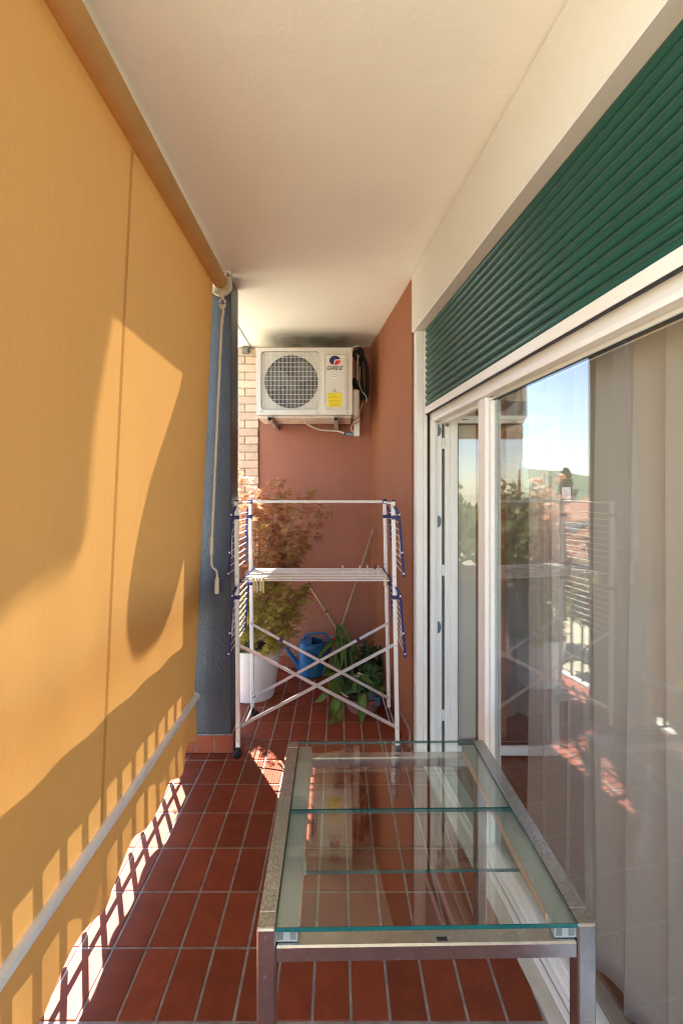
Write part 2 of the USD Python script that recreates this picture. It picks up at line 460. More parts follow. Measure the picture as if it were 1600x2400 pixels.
def wall_x(y):                   # the tiles stop against the door sill and the right-hand walls
    return 0.517 + 0.105 * (2.5 - y) - .065 if y < 2.56 else 0.415 + .1214 * (2.621 - y)


near = []
for j in range(-19, 13):
    y0, y1 = GY0 + (j) * TL, min(GY0 + (j + 1) * TL, 3.838)
    for i in range(-2, 13):
        x0 = GX0 + i * TW; x1 = x0 + TW
        xm = wall_x((y0 + y1) / 2)
        if i == -2:
            x0 = -.905
        if x0 > xm - .02:
            continue
        x1 = min(x1, xm)
        m = tile_mesh(x0, x1, y0, y1)
        if y0 > .62:
            obj('tile', m, 'cotto_tile', floor)
        else:
            near.append(m)
obj('tile_paving', near, 'cotto_tile', floor, kind='stuff')
kerb = obj('balcony_kerb', [cbox(-.965, -.912, -2.6, 3.95, -.2, .012, .006)], 'marble'); tag(kerb, kind='structure')

# ceiling slab with drip groove near its outer edge
ceil = thing('ceiling', kind='structure')
GRX = -.724
obj('soffit', sheet(lambda a, b: np.stack([b, a, np.full_like(a, CEIL)], -1), np.linspace(-2.6, 3.95, 40), np.linspace(GRX + .005, .80, 12)), 'ceiling_plaster', ceil)
obj('slab', [pbox(-.900, GRX - .005, -2.6, 3.95, CEIL - .004, 2.95), pbox(GRX - .0049, 4.2, -2.6, 3.95, CEIL + .012, 2.95)], 'ceiling_plaster', ceil)

# back wall, right wall, pillar, beam
mat('brown_paint', (.30, .105, .046), .75, var=.07, vscale=2.2, bump=.8, bscale=85, bdist=.006, dirt=(.34, .13, .06), dirt_scale=1.3, dirt_lo=.5, dirt_hi=.75)
bw = thing('back_wall', 'terracotta painted stucco wall closing the end of the balcony, under the outdoor unit', 'wall', (0, 3.84, 0))
obj('plaster', sheet(lambda a, b: np.stack([a, np.full_like(a, 3.84), b], -1), np.linspace(-.655, .30, 30), np.linspace(0, CEIL - .002, 60)), 'terracotta_paint', bw)
obj('core', [pbox(-.66, .9, 3.843, 4.05, -.2, CEIL + .28)], 'terracotta_paint', bw)


def skirting(parent, p, q, h=.105, t=.012, n=None, length=.216):
    """Row of upright tiles from p to q (xy); n is the direction they face."""
    p, q, n = np.array(p, float), np.array(q, float), np.array(n, float)
    d = q - p; L = np.linalg.norm(d); d /= L; n /= np.linalg.norm(n)
    k = max(1, int(round(L / length)))
    obj('skirting_bed', bar([*(p + n * t * .3), h / 2], [*(q + n * t * .3), h / 2], h - .002, t * .6, (0, 0, 1)), 'grout', parent)
    for i in range(k):
        a = p + d * (L * i / k + .003); b = p + d * (L * (i + 1) / k - .003)
        m = bar([*(a + n * t * .5), h / 2 - .002], [*(b + n * t * .5), h / 2 - .002], h - .008, t, (0, 0, 1), .0016)
        obj('skirting_tile', m, 'skirting_tile', parent)


skirting(bw, (-.655, 3.84), (.266, 3.84), n=(0, -1))
rw_p = lambda y: .415 + .1214 * (2.621 - y)
rw = thing('right_wall', 'warm brown stucco wall between the back corner and the shutter guide', 'wall', (.34, 3.2, 0))
obj('plaster', sheet(lambda a, b: np.stack([rw_p(a), a, b], -1), np.linspace(2.600, 3.845, 30), np.linspace(0, CEIL - .002, 60)), 'brown_paint', rw)
core = trimesh.creation.extrude_polygon(Polygon([(rw_p(2.602) + .003, 2.602), (rw_p(3.9) + .003, 3.9), (.95, 3.9), (.95, 2.602)]), CEIL + .2, engine='earcut')
obj('core', core, 'brown_paint', rw)
skirting(rw, (rw_p(2.63), 2.63), (rw_p(3.825), 3.825), n=(-1, -.1214))

PX0, PX1, PY0, PY1 = -.945, -.600, 2.585, 2.770
pl = thing('pillar', 'dark slate grey painted pillar beside the end of the yellow blind', 'pillar', (-.77, 2.68, 0))
obj('shaft', cbox(PX0, PX1, PY0, PY1, 0, CEIL - .004, .004), 'slate_paint', pl, smooth=20)
skirting(pl, (-.905, PY0), (PX1 + .012, PY0), n=(0, -1), length=.11)
skirting(pl, (PX1, PY0 + .002), (PX1, PY1), n=(1, 0), length=.19)

beam = thing('lintel_beam', 'cream plastered beam above the green roller shutter', 'beam', (.5, 1.0, 2.352))
obj('face', [wbox(-.085, 4.6, -.32, .062, 2.352, CEIL - .003, .006)], 'beam_paint', beam)

# brick pilaster at the outer end of the back wall: every brick a piece
bp = thing('brick_pilaster', 'narrow pilaster of pale pink bricks between the pillar and the terracotta wall', 'brickwork', (-.77, 3.83, 0))
obj('mortar_core', pbox(-.828, -.668, 3.8335, 4.04, -.1, CEIL + .2), 'mortar', bp)
CH = .0665
nrow = int(CEIL / CH) + 1
for r in range(nrow):
    z0 = r * CH; z1 = min(z0 + CH, CEIL - .002)
    if z1 - z0 < .02:
        continue
    cuts = [-.838, -.661] if r % 2 else [-.838, -.772, -.661]
    for a, b in zip(cuts, cuts[1:]):
        dx = RNG.normal(0, .0015)
        obj('brick', cbox(a + .0025, b - .0025 + dx, 3.826 + RNG.normal(0, .0012), 3.90, z0 + .0035, z1 - .0035, .002), 'brick_face', bp)
jb = thing('junction_box', 'small grey junction box high on the brick pilaster beside the outdoor unit', 'junction box', (-.765, 3.82, 2.64))
obj('housing', cbox(-.792, -.738, 3.79, 3.825, 2.612, 2.664, .003), 'box_grey', jb)
obj('lid', cbox(-.788, -.742, 3.785, 3.7895, 2.616, 2.660, .002), 'box_grey', jb)

# door sill
sill = thing('door_sill', 'speckled stone sill strip along the foot of the balcony door', 'sill', (.55, 1.5, 0))
for a, b in ((-.03, .62), (.623, 1.30), (1.303, 2.2), (2.203, 4.5)):
    obj('stone', wbox(a, b, -.008, .034, -.02, .012, .002), 'marble', sill)

# ------------------------------------------------------------------ roller shutter
sh = thing('roller_shutter', 'glossy dark green roller shutter half lowered over the balcony door', 'shutter', (.6, 1.5, 1.9))
PITCH = .0335
S0, S1 = -.004, 4.4
prof = []
for k in range(9):
    u = k / 8
    prof.append((.009 * math.sin(math.pi * u) ** .8, u * (PITCH - .0022)))
prof = [(-.004, -.0003)] + prof + [(-.004, PITCH - .0022)]
k = 0
z = 1.924
while z < 2.42:
    pr = np.array(prof)
    vv = []; ff = []
    for s in (S0, S1):
        for n_, h in pr:
            vv.append((s, n_ - .002, z + h))
    m_ = len(pr)
    for a in range(m_):
        b = (a + 1) % m_
        ff += [[a, b, m_ + b], [a, m_ + b, m_ + a]]
    obj('slat', wall(trimesh.Trimesh(vv, ff, process=False)), 'shutter_green', sh, smooth=40)
    obj('slat_joint', wbox(S0, S1, -.008, -.003, z + PITCH - .0022, z + PITCH, .0002), 'dark_hollow', sh)
    z += PITCH; k += 1
obj('bottom_bar', [wbox(S0, S1, -.010, .010, 1.885, 1.9225, .003)], 'white_pvc', sh)
obj('bar_seal', [wbox(S0, S1, -.006, .006, 1.880, 1.8848, .001)], 'rubber_seal', sh)
gd = thing('shutter_guide', 'white upright shutter guide rail at the edge of the brown wall', 'guide rail', (.46, 2.54, 0))
obj('profile', [wbox(-.085, -.034, .008, .048, .0, 2.350, .002), wbox(-.085, -.030, -.012, .0075, .0, 2.350, .002)], 'white_pvc', gd)
obj('brush', [wbox(-.075, -.036, -.022, -.013, .0, 2.350, .001)], 'rubber_seal', gd)

# ------------------------------------------------------------------ balcony door: fixed pane, open leaf
dr = thing('balcony_door', 'white framed glazed balcony door with its narrow far leaf opened inwards', 'door', (.56, 1.9, 0))
FZ0, FZ1 = .02, 1.90
MS0, MS1 = .575, .652             # mullion
NF, NB = -.045, -.112
obj('jamb', [wbox(-.028, .002, -.050, -.024, .0, FZ1, .003), wbox(-.040, -.010, -.064, -.0505, .0, FZ1, .003), wbox(-.055, -.020, -.092, -.0645, .0, FZ1, .003)], 'white_pvc', dr)
obj('header', [wbox(-.03, 4.4, -.078, -.024, 1.846, 1.94, .010), wbox(-.03, 4.4, NB, -.0785, 1.832, 1.94, .004)], 'white_pvc', dr)
obj('header_seal', [wbox(MS1, 4.4, -.088, -.070, 1.8275, 1.8317, .001)], 'rubber_seal', dr)
obj('mullion', [wbox(MS0, MS1, NB, NF, .0, 1.8455, .005)], 'white_pvc', dr)
obj('glazing_bead', [wbox(MS1 + .0005, MS1 + .022, -.098, -.058, .062, 1.8275, .003), wbox(MS1 + .0225, 4.4, -.098, -.060, .040, .061, .003)], 'white_pvc', dr)
obj('bottom_rail', [wbox(MS1 + .0005, 4.4, NB, NF, .004, .0395, .004)], 'white_pvc', dr)
obj('track', [wbox(-.02, 4.4, -.0445, -.030, .0, .020, .002), wbox(-.02, 4.4, -.0295, -.026, .0, .010, .0005), wbox(-.02, 4.4, -.0255, -.0085, .0, .020, .002)], 'white_pvc', dr)
obj('threshold', [wbox(-.02, MS0 - .001, NB, -.045, .0, .012, .002)], 'rail_alu', dr)
obj('pane', [wbox(MS1 + .015, 4.4, -.078, -.072, .055, 1.835, .0001)], 'window_glass', dr)
obj('spacer', [wbox(MS1 + .0225, MS1 + .030, -.0895, -.0745, .062, 1.83, .001)], 'rail_alu', dr)
for z in (1.80, 1.30, .72):
    pts = [(-.0185, -.066 - .02 * math.sin(a), z + .034 * math.cos(a)) for a in np.linspace(0, math.pi, 12)]
    pts2 = [(-.0165, p[1], p[2]) for p in pts]
    obj('strike_plate', wall(hull(pts + pts2)), 'strike_metal', dr)
# the leaf stands square to the wall, inside the room
LY = 2.515
LX0, LX1 = .612, 1.21
LF, LB = LY, LY + .058
LT = 1.880


def frame(x0, x1, z0, z1, w, y0, y1):
    return [cbox(x0, x0 + w, y0, y1, z0, z1, .005), cbox(x1 - w, x1, y0, y1, z0, z1, .005),
            cbox(x0 + w + .0003, x1 - w - .0003, y0, y1, z0, z0 + w + .012, .005), cbox(x0 + w + .0003, x1 - w - .0003, y0, y1, z1 - w, z1, .005)]


lf = obj('leaf', frame(LX0, LX1, .018, LT, .043, LF, LB), 'white_pvc', dr)
obj('leaf_edge', [cbox(LX0 - .026, LX0 - .0005, LF + .012, LB + .004, .018, LT + .012, .003), cbox(LX0 - .012, LX0 - .0005, LF + .004, LF + .0118, .018, LT + .006, .002)], 'white_pvc', lf)
obj('leaf_pane', [cbox(LX0 + .035, LX1 - .035, LF + .022, LF + .026, .06, LT - .035, .0001)], 'window_glass', lf)
obj('leaf_gasket', frame(LX0 + .0432, LX1 - .0432, .0735, LT - .0432, .004, LF + .006, LF + .021), 'rubber_seal', lf)
obj('vent_slot', cbox(LX0 + .062, LX0 + .100, LF - .0012, LF + .002, LT - .026, LT - .021, .0005), 'strike_metal', lf)
obj('stay_arm', [cbox(LX0 - .01, LX0 + .09, LF + .02, LF + .032, LT + .001, LT + .008, .001), cbox(LX0 - .022, LX0 - .006, LF + .0, LF + .0115, LT - .06, LT + .006, .002)], 'strike_metal', lf)
obj('hinge', [cyl((LX0 - .032, LF + .03, zz), (LX0 - .032, LF + .03, zz + .06), .008, 10) for zz in (.2, 1.0, 1.70)], 'white_pvc', lf, smooth=30)

# room behind the door
room = thing('room', kind='structure')
obj('room_shell', [pbox(3.6, 3.7, -2.5, 3.0, -.1, 2.66), wbox(-.62, -.60, -3.4, -.16, -.1, 2.66), wbox(-.10, -.06, -3.4, -.20, 1.98, 2.66), pbox(.9, 1.15, -2.6, -2.5, -.1, 2.66), pbox(1.15, 3.6, -2.6, -2.5, -.1, .25), pbox(1.15, 3.6, -2.6, -2.5, 2.35, 2.66)], 'room_wall', room)
obj('room_side', [wbox(-.62, -.056, -.30, -.113, .0, 2.34)], 'room_wall', room)
obj('room_ceiling', [wbox(-.6, 4.6, -3.3, -.33, 2.52, 2.56)], 'room_wall', room)
obj('room_floor', [wbox(-.6, 4.6, -3.3, -.1125, -.02, .003, .0005)], 'room_floor', room)

# sheer curtains inside the glass
def curtain(s0, s1, nbase, amp, folds, seed, z0=.015, z1=2.44, label=None, flare=0.0, m='sheer_curtain'):
    g = np.random.default_rng(seed); ph = g.uniform(0, 6.28, 6); fr = min(folds, 9) * g.uniform(.6, 1.6, 6)
    def fn(a, b):
        t = (a - s0) / (s1 - s0); h = (z1 - b) / (z1 - z0)
        w = sum(np.sin(2 * np.pi * fr[i] * (t + .02 * np.sin(3 * h + i)) + ph[i] + .5 * h * np.sin(i)) / (1.2 + .5 * i) for i in range(6)) / 1.9
        sh_ = .55 * w + .75 * (1 - 2 * np.abs(np.sin(np.pi * folds * .8 * (t + .03 * np.sin(7 * t + seed)) + .25 * h)) ** .8)
        return np.stack([a + flare * h * (t - .5) + .008 * np.sin(5 * h + a * 30), nbase + amp * (.55 + .5 * h) * sh_, b + .01 * np.sin(a * 14) * h], -1)
    c = thing('curtain', label, 'curtain', (.7, 1.5, 2.4))
    obj('drape', wall(sheet(fn, np.linspace(s0, s1, int((s1 - s0) * 320)), np.linspace(z0, z1, 40))), m, c, smooth=True)
    return c


curtain(.785, 1.12, -.160, .022, 3, 5, m='sheer_edge', label='sheer grey curtain edge hanging nearest the door mullion behind the glass')
curtain(1.03, 2.7, -.200, .030, 20, 9, label='wide folded grey sheer curtain filling the right side of the glass')


def fold_y(a, b):
    t = (a + .95) / .85; h = (2.44 - b) / 2.43
    w = np.sin(2 * np.pi * 5.5 * t + 1 + .6 * h) + .5 * np.sin(2 * np.pi * 9.3 * t + 2 + h) + .3 * np.sin(2 * np.pi * 2.1 * t)
    return np.stack([-.40 + .035 * w * (.6 + .4 * h), a + .05 * h * (t - .5), b], -1)


cw = thing('curtain', 'dim bunched curtain seen through the opened narrow door leaf', 'curtain', (.9, 2.9, 2.4))
obj('drape', wall(sheet(fold_y, np.linspace(-.95, -.14, 130), np.linspace(.015, 2.44, 36))), 'sheer_curtain', cw, smooth=True)

# ------------------------------------------------------------------ outdoor roller blind
BX_T, BX_B, BZ_T, BZ_B = -.6826, -.786, 2.594, .335
BY0, BY1 = .74, 2.515


def blind_x(y, z):
    t = np.maximum((BZ_T - z) / (BZ_T - BZ_B), 0)
    return BX_T + (BX_B - BX_T) * t + .004 * np.sin(y * 3.1 + 1) * np.sin(np.pi * np.clip(t, 0, 1)) + .0015 * np.sin(y * 23) * np.clip(t, 0, 1)


bl = thing('roller_blind', 'mustard yellow outdoor roller blind hanging down the open side of the balcony', 'blind', (-.7, 1.4, 2.6))
obj('cloth', sheet(lambda y, z: np.stack([blind_x(y, z), y, z], -1), np.linspace(BY0, BY1, 80), np.linspace(BZ_B, BZ_T + .05, 52)), 'blind_cloth', bl, smooth=True)
SY = 1.527
obj('seam', sheet(lambda y, z: np.stack([blind_x(y, z) + .0015, y - .0 * z, z], -1), np.linspace(SY - .010, SY + .010, 3), np.linspace(BZ_B, BZ_T, 50)), 'blind_seam', bl, smooth=True)
rx, rz_ = -.643, 2.612
obj('roller', [tube([(rx, y, rz_) for y in np.linspace(BY0, BY1 - .005, 12)], .0385, 40)], 'roller_cloth', bl, smooth=40)
obj('cloth_lap', [tube([(rx, y, rz_) for y in np.linspace(BY0, SY + .02, 12)], .0392, 40)], 'roller_cloth', bl, smooth=40)
obj('bottom_tube', [tube([(BX_B + .004, y, BZ_B) for y in np.linspace(BY0, BY1 + .012, 8)], .0205, 20)], 'bar_grey', bl, smooth=40)
obj('tube_cap', [tube([(BX_B + .004, BY1 + .012, BZ_B), (BX_B + .004, BY1 + .022, BZ_B)], .022, 20), cbox(BX_B - .012, BX_B + .004, BY1 - .006, BY1 + .008, BZ_B + .012, BZ_B + .034, .002)], 'cream_plastic', bl, smooth=40)
# scalloped valance under the tube


def val_bottom(y):
    return .124 + .030 * np.cos(2 * np.pi * (y - 1.37) / .345) - .02 * np.clip((y - 2.3) / .2, 0, 1)


def val(y, t):
    zb = val_bottom(y); zt = BZ_B - .012
    z = zt + (zb - zt) * t
    x = BX_B + .008 + (.012 * np.sin(y * 9 + 1.3) + .006 * np.sin(y * 23)) * t + .010 * t
    return np.stack([x, y, z], -1)


vl = obj('valance', sheet(val, np.linspace(BY0, BY1 + .01, 260), np.linspace(0, 1, 14)), 'blind_cloth', bl, smooth=True)
obj('hem_piping', [tube([(val(np.array(y), np.array(1.0))) for y in np.linspace(BY0, BY1 + .01, 200)], .0026, 6)], 'blind_seam', vl, smooth=True)

# bracket with crank eye
bk = thing('blind_bracket', 'cream plastic end bracket holding the yellow roller at the pillar', 'bracket', (rx, 2.53, rz_))
plate = unary_union([Point(rx, rz_ - .012).buffer(.060, quad_segs=16), sbox(rx - .02, rz_ - .012, rx + .060, CEIL - .001)])
obj('plate', extr(plate, 2.528, .016), 'cream_plastic', bk)
obj('rim', extr(plate.difference(plate.buffer(-.008)), 2.519, .009), 'cream_plastic', bk)
obj('gear_neck', [tube([(rx + .012, 2.515, rz_ - .060), (rx + .012, 2.515, rz_ - .095)], .009, 12), cbox(rx - .004, rx + .028, 2.505, 2.527, rz_ - .072, rz_ - .040, .004)], 'cream_plastic', bk, smooth=30)
obj('bolt', [cyl((rx + .040, 2.512, rz_ + .038), (rx + .040, 2.5275, rz_ + .038), .009, 6), cyl((rx + .040, 2.509, rz_ + .038), (rx + .040, 2.5275, rz_ + .038), .005, 10)], 'zinc', bk)
# crank rod hooked in the eye
ck = thing('blind_crank', 'thin white crank rod hanging from the blind bracket in front of the slate pillar', 'crank rod', (-.635, 2.50, 2.5))
ex, ez = rx + .012, rz_ - .118
ring = bez([(ex, 2.515, ez + .026), (ex + .013, 2.515, ez + .012), (ex + .013, 2.515, ez - .016), (ex, 2.515, ez - .028), (ex - .013, 2.515, ez - .016), (ex - .013, 2.515, ez + .012), (ex, 2.515, ez + .026)], 8)
obj('eye', [tube(ring, .0052, 8)], 'cream_plastic', ck, smooth=40)
gx = (496 - 792) / 1080 * 2.49; gz = EYE - (1285 - 1155) / 1080 * 2.49
hookp = bez([(ex, 2.515, ez - .010), (ex + .006, 2.512, ez - .045), (ex + .001, 2.508, ez - .085), (ex - .001, 2.505, ez - .12)], 8)
obj('hook', [tube(hookp, np.linspace(.006, .0085, len(hookp)), 8)], 'cream_plastic', ck, smooth=40)
obj('rod', [tube([(ex - .001, 2.505, ez - .10), (gx, 2.49, gz + .02)], .0068, 10)], 'cream_plastic', ck, smooth=40)
obj('sleeve', [tube([(gx, 2.49, gz + .06), (gx - .001, 2.49, gz - .035)], .0098, 12)], 'cream_plastic', ck, smooth=40)
hx = (509 - 792) / 1080 * 2.49
obj('handle_bend', [tube(bez([(gx - .001, 2.49, gz - .035), (gx, 2.49, gz - .085), (gx + .010, 2.488, gz - .108), (hx - .006, 2.486, gz - .118), (hx, 2.485, gz - .140), (hx, 2.485, gz - .19)], 8), .0055, 8)], 'cream_plastic', ck, smooth=40)
obj('handle_grip', [tube([(hx, 2.485, gz - .155), (hx, 2.485, gz - .162), (hx - .001, 2.485, gz - .240), (hx - .001, 2.485, gz - .245)], [.007, .0105, .0125, .010], 12)], 'cream_plastic', ck, smooth=40)

# ------------------------------------------------------------------ outdoor unit of the air conditioner
AX0, AX1, AY, AZ0, AZ1 = -.6145, .1055, 3.45, 2.042, 2.546
AB = 3.77
ac = thing('air_conditioner', 'off white outdoor air conditioner unit hung under the ceiling on the back wall', 'air conditioner', ((AX0 + AX1) / 2, 3.6, AZ0))
W_ = AX1 - AX0; H_ = AZ1 - AZ0


def ax(u):
    return AX0 + (u - 8) / (1527 - 8) * W_


def az(v):
    return AZ0 + (1172 - v) / (1172 - 95) * H_


outer = rrect(AX0, AX1, AZ0, AZ1 - .018, .012)
gr = rrect(ax(85), ax(1018), az(1095), az(150), .030)
panel = rrect(ax(1080), ax(1440), az(1090), az(190), .022)
obj('front_panel', extr(outer.difference(gr), AY, .030), 'ac_white', ac)
obj('casing', [pbox(AX0 + .004, AX1 - .004, AY + .110, AB, AZ0 + .004, AZ1 - .018)] + [extr(outer.buffer(-.003).difference(outer.buffer(-.012)), AY + .0302, .08)], 'ac_white', ac)
obj('top_lid', [cbox(AX0 - .003, AX1 + .003, AY - .003, AB, AZ1 - .0175, AZ1, .004)], 'ac_white', ac)
obj('base_tray', [cbox(AX0 + .006, AX1 - .006, AY + .012, AB - .004, AZ0 - .022, AZ0 - .0005, .004)], 'ac_dirty', ac)
obj('panel_step', extr(panel.difference(panel.buffer(-.008)), AY - .009, .011), 'ac_white', ac)
obj('service_panel', extr(panel.buffer(-.0125), AY - .0075, .0095), 'ac_white', ac)
gcx, gcz, grr = (ax(140) + ax(985)) / 2, (az(200) + az(1065)) / 2, (ax(985) - ax(140)) / 2
shroud = gr.buffer(-.001).difference(Point(gcx, gcz).buffer(grr, quad_segs=24))
obj('shroud', extr(shroud, AY + .020, .012), 'ac_white', ac)
ringm = lathe([(grr, 0), (grr - .002, .03), (grr - .004, .085)], (0, 0, 0), 48)
ringm.vertices = np.stack([gcx + ringm.vertices[:, 0], AY + .028 + ringm.vertices[:, 2], gcz + ringm.vertices[:, 1]], 1)
obj('fan_ring', ringm, 'ac_dark', ac, smooth=True)
obj('fan_back', extr(Point(gcx, gcz).buffer(grr + .001, quad_segs=24), AY + .104, .004), 'ac_dark', ac)
fan = []
for k in range(3):
    a0 = k * 2.094 + .55

    def blade(u, v):
        r = .045 + (grr - .055) * u; a = a0 + (v - .5) * (1.35 - .3 * u) + .35 * u
        return np.stack([gcx + r * np.cos(a), AY + .075 + .026 * (v - .5) * 2, gcz + r * np.sin(a)], -1)
    fan.append(sheet(blade, np.linspace(0, 1, 8), np.linspace(0, 1, 7)))
obj('fan_blade', fan[0], 'fan_grey', ac, smooth=True); obj('fan_blade', fan[1], 'fan_grey', ac, smooth=True); obj('fan_blade', fan[2], 'fan_grey', ac, smooth=True)
hub = lathe([(0, -.012), (.040, -.010), (.052, .0), (.052, .05)], (0, 0, 0), 24)
hub.vertices = np.stack([gcx + hub.vertices[:, 0], AY + .055 + hub.vertices[:, 2], gcz + hub.vertices[:, 1]], 1)
obj('fan_hub', hub, 'fan_grey', ac, smooth=30)
wires = []
gx0, gx1, gz0, gz1 = ax(88), ax(1012), az(1092), az(155)
for x in np.linspace(gx0 + .004, gx1 - .004, 44):
    e = .016 * (1 if x < gx0 + .03 or x > gx1 - .03 else 0)
    wires.append(tube([(x, AY + .004, gz0 + e), (x, AY + .004, gz1 - e)], .0010, 5))
for z in np.linspace(gz0 + .012, gz1 - .012, 13):
    wires.append(tube([(gx0, AY + .007, z), (gx1, AY + .007, z)], .0014, 5))
obj('grille', wires, 'rack_white', ac, smooth=True)
for (u, v) in ((712, 122), (105, 1115), (985, 1133), (1455, 1140)):
    obj('screw', cyl((ax(u), AY - .002, az(v)), (ax(u), AY + .002, az(v)), .0042, 10), 'print_dark', ac)
sp = AY - .0075
# emblem: blue disc with a slanted white stroke and a red quarter
ex0, ez0 = ax(1255), az(307); er, ev = (ax(1342) - ax(1168)) / 2, (az(232) - az(382)) / 2
disc = affinity.scale(Point(0, 0).buffer(1, quad_segs=24), er, ev)
gap = LineString([(-.22 * er, -1.1 * ev), (-.02 * er, .02 * ev), (.12 * er, .10 * ev), (1.1 * er, .18 * ev)]).buffer(.0042, cap_style=2)
rest = disc.difference(gap)
parts = sorted(getattr(rest, 'geoms', [rest]), key=lambda g: g.centroid.x - g.centroid.y)
red = parts[-1]; blue = unary_union(parts[:-1])
tip = Polygon([(.1 * er, .30 * ev), (.55 * er, .62 * ev), (.70 * er, .10 * ev), (.18 * er, .06 * ev)])
obj('emblem_blue', extr(affinity.translate(blue, ex0, ez0), sp - .0008, .0007), 'logo_navy', ac)
obj('emblem_red', extr(affinity.translate(red, ex0, ez0), sp - .0008, .0007), 'logo_red', ac)


def letters(text, x0, x1, z0, z1, y, shear=0.0, bold=True, depth=.0006):
    m = meshkit.text_mesh(text, 1.0, 1.0, bold)
    v = np.array(m.vertices); lo, hi = v.min(0), v.max(0)
    a = (v[:, 0] - lo[0]) / (hi[0] - lo[0]); b = (v[:, 1] - lo[1]) / (hi[1] - lo[1]); c = (v[:, 2] - lo[2]) / (hi[2] - lo[2])
    X = x0 + a * (x1 - x0 - shear * (z1 - z0)) + shear * b * (z1 - z0); Z = z0 + b * (z1 - z0)
    return trimesh.Trimesh(np.stack([X, y - c * depth, Z], 1), m.faces, process=False)


obj('brand_lettering', letters('GREE', ax(1120), ax(1392), az(458), az(398), sp - .0002, .35), 'logo_navy', ac)
lb = obj('small_label', extr(sbox(ax(1205), az(590), ax(1315), az(530)), sp - .0006, .0005), 'label_white', ac)
obj('label_text', letters('Inverter', ax(1213), ax(1308), az(572), az(548), sp - .0008, .3, False, .0003), 'label_blue', lb)
arc = LineString([(ax(1215) + t * (ax(1308) - ax(1215)), az(545) + .006 * math.sin(3.14 * t * 1.2)) for t in np.linspace(0, 1, 14)]).buffer(.0009)
obj('label_arc', extr(arc, sp - .0009, .0002), 'label_blue', lb)
tri = Polygon([(ax(1218), az(803)), (ax(1282), az(803)), (ax(1250), az(748))])
wt = obj('warning_triangle', extr(tri.difference(tri.buffer(-.0022)), sp - .0006, .0005), 'print_dark', ac)
obj('warning_bolt', extr(Polygon([(ax(1252), az(765)), (ax(1242), az(785)), (ax(1250), az(785)), (ax(1246), az(798)), (ax(1259), az(780)), (ax(1251), az(780))]), sp - .0006, .0005), 'print_dark', wt)
yl = obj('yellow_label', extr(sbox(ax(1135), az(1050), ax(1365), az(825)), sp - .0006, .0005), 'label_yellow', ac)
lines = []
for v, a, b in ((835, 1185, 1290), (862, 1185, 1275), (888, 1180, 1300), (904, 1180, 1345), (945, 1165, 1330), (962, 1165, 1335), (1002, 1165, 1335), (1018, 1165, 1335), (1034, 1165, 1330)):
    u = a
    while u < b:
        w = rnd.choice((10, 16, 22)); lines.append(sbox(ax(u), az(v + 3), ax(min(u + w, b)), az(v - 2))); u += w + 5
for v in (850, 902):
    lines.append(Polygon([(ax(1152), az(v + 8)), (ax(1172), az(v + 8)), (ax(1162), az(v - 8))]))
obj('fine_print', extr(unary_union(lines), sp - .0008, .0002), 'label_print', yl)
obj('valve_cover', [cbox(AX1 + .0005, AX1 + .058, AY + .10, AB - .02, AZ0 + .01, AZ0 + .215, .012)], 'ac_white', ac)
for bx_ in (-.508, -.014):
    b = thing('wall_bracket', 'galvanised bracket arm under the %s end of the outdoor unit' % ('brick side' if bx_ < -.2 else 'corner side'), 'bracket', (bx_, 3.83, 2.0), group='brackets under the outdoor unit')
    obj('arm', [bar((bx_ - .016, 3.838, 1.993), (bx_ - .016, 3.43, 2.012), .040, .003, (0, 0, 1)), bar((bx_ + .016, 3.838, 1.993), (bx_ + .016, 3.43, 2.012), .040, .003, (0, 0, 1)),
                bar((bx_, 3.838, 1.975), (bx_, 3.43, 1.994), .034, .003, (1, 0, 0))], 'zinc', b)
    obj('wall_plate', [bar((bx_, 3.836, 1.972), (bx_, 3.836, 2.4), .034, .004, (1, 0, 0))], 'zinc', b)
    obj('bolt', [cyl((bx_, 3.5, 1.985), (bx_, 3.5, 2.02), .006, 8), cyl((bx_, 3.66, 1.975), (bx_, 3.66, 2.018), .006, 8)], 'zinc', b)
    obj('rubber_pad', [cbox(bx_ - .02, bx_ + .02, 3.44, 3.52, 2.0135, 2.0195, .001)], 'black_rubber', b)


def P3(u, v, y):
    return np.array([(u - 792) / 1080 * y, y, EYE - (v - 1155) / 1080 * y])


def zoomB(x, y):                 # the close view of the unit's right end
    return 730 + x * .1063, 800 + y * .1063


def cab(name, mat_, pts, r, parent, depth=3.72, n=10):
    w = []
    for p in pts:
        u, v = zoomB(p[0], p[1]); w.append(P3(u, v, p[2] if len(p) > 2 else depth))
    return obj(name, [tube(bez(w, n), r, 10)], mat_, parent, smooth=40)


cb = thing('pipe_bundle', 'tangle of black insulated pipes and wires hanging at the right end of the outdoor unit', 'pipes', (.16, 3.7, 2.3))
cab('insulated_pipe', 'foam_black', [(905, 880), (960, 960), (1060, 1080), (1120, 1180), (1190, 1240), (1225, 1100), (1225, 800), (1200, 500), (1130, 350), (1060, 240), (1010, 260)], .0155, cb)
cab('insulated_pipe', 'foam_black', [(1050, 140), (1090, 220), (1110, 330), (1080, 480), (1090, 700), (1110, 900), (1130, 1100), (1120, 1280)], .013, cb, 3.74)
cab('insulated_pipe', 'foam_black', [(925, 820), (950, 890), (1020, 1010), (1090, 1150), (1130, 1290)], .017, cb, 3.70)
cab('insulated_pipe', 'foam_black', [(1000, 200), (960, 230), (940, 300), (1000, 400), (1060, 380), (1120, 280), (1090, 180), (1010, 190)], .013, cb, 3.71)
cab('copper_pipe', 'copper', [(905, 350), (915, 480), (918, 640), (920, 820)], .008, cb, 3.70)
cab('white_pipe', 'cable_white', [(900, 210), (905, 150), (950, 110), (1010, 100), (1045, 105)], .007, cb, 3.71)
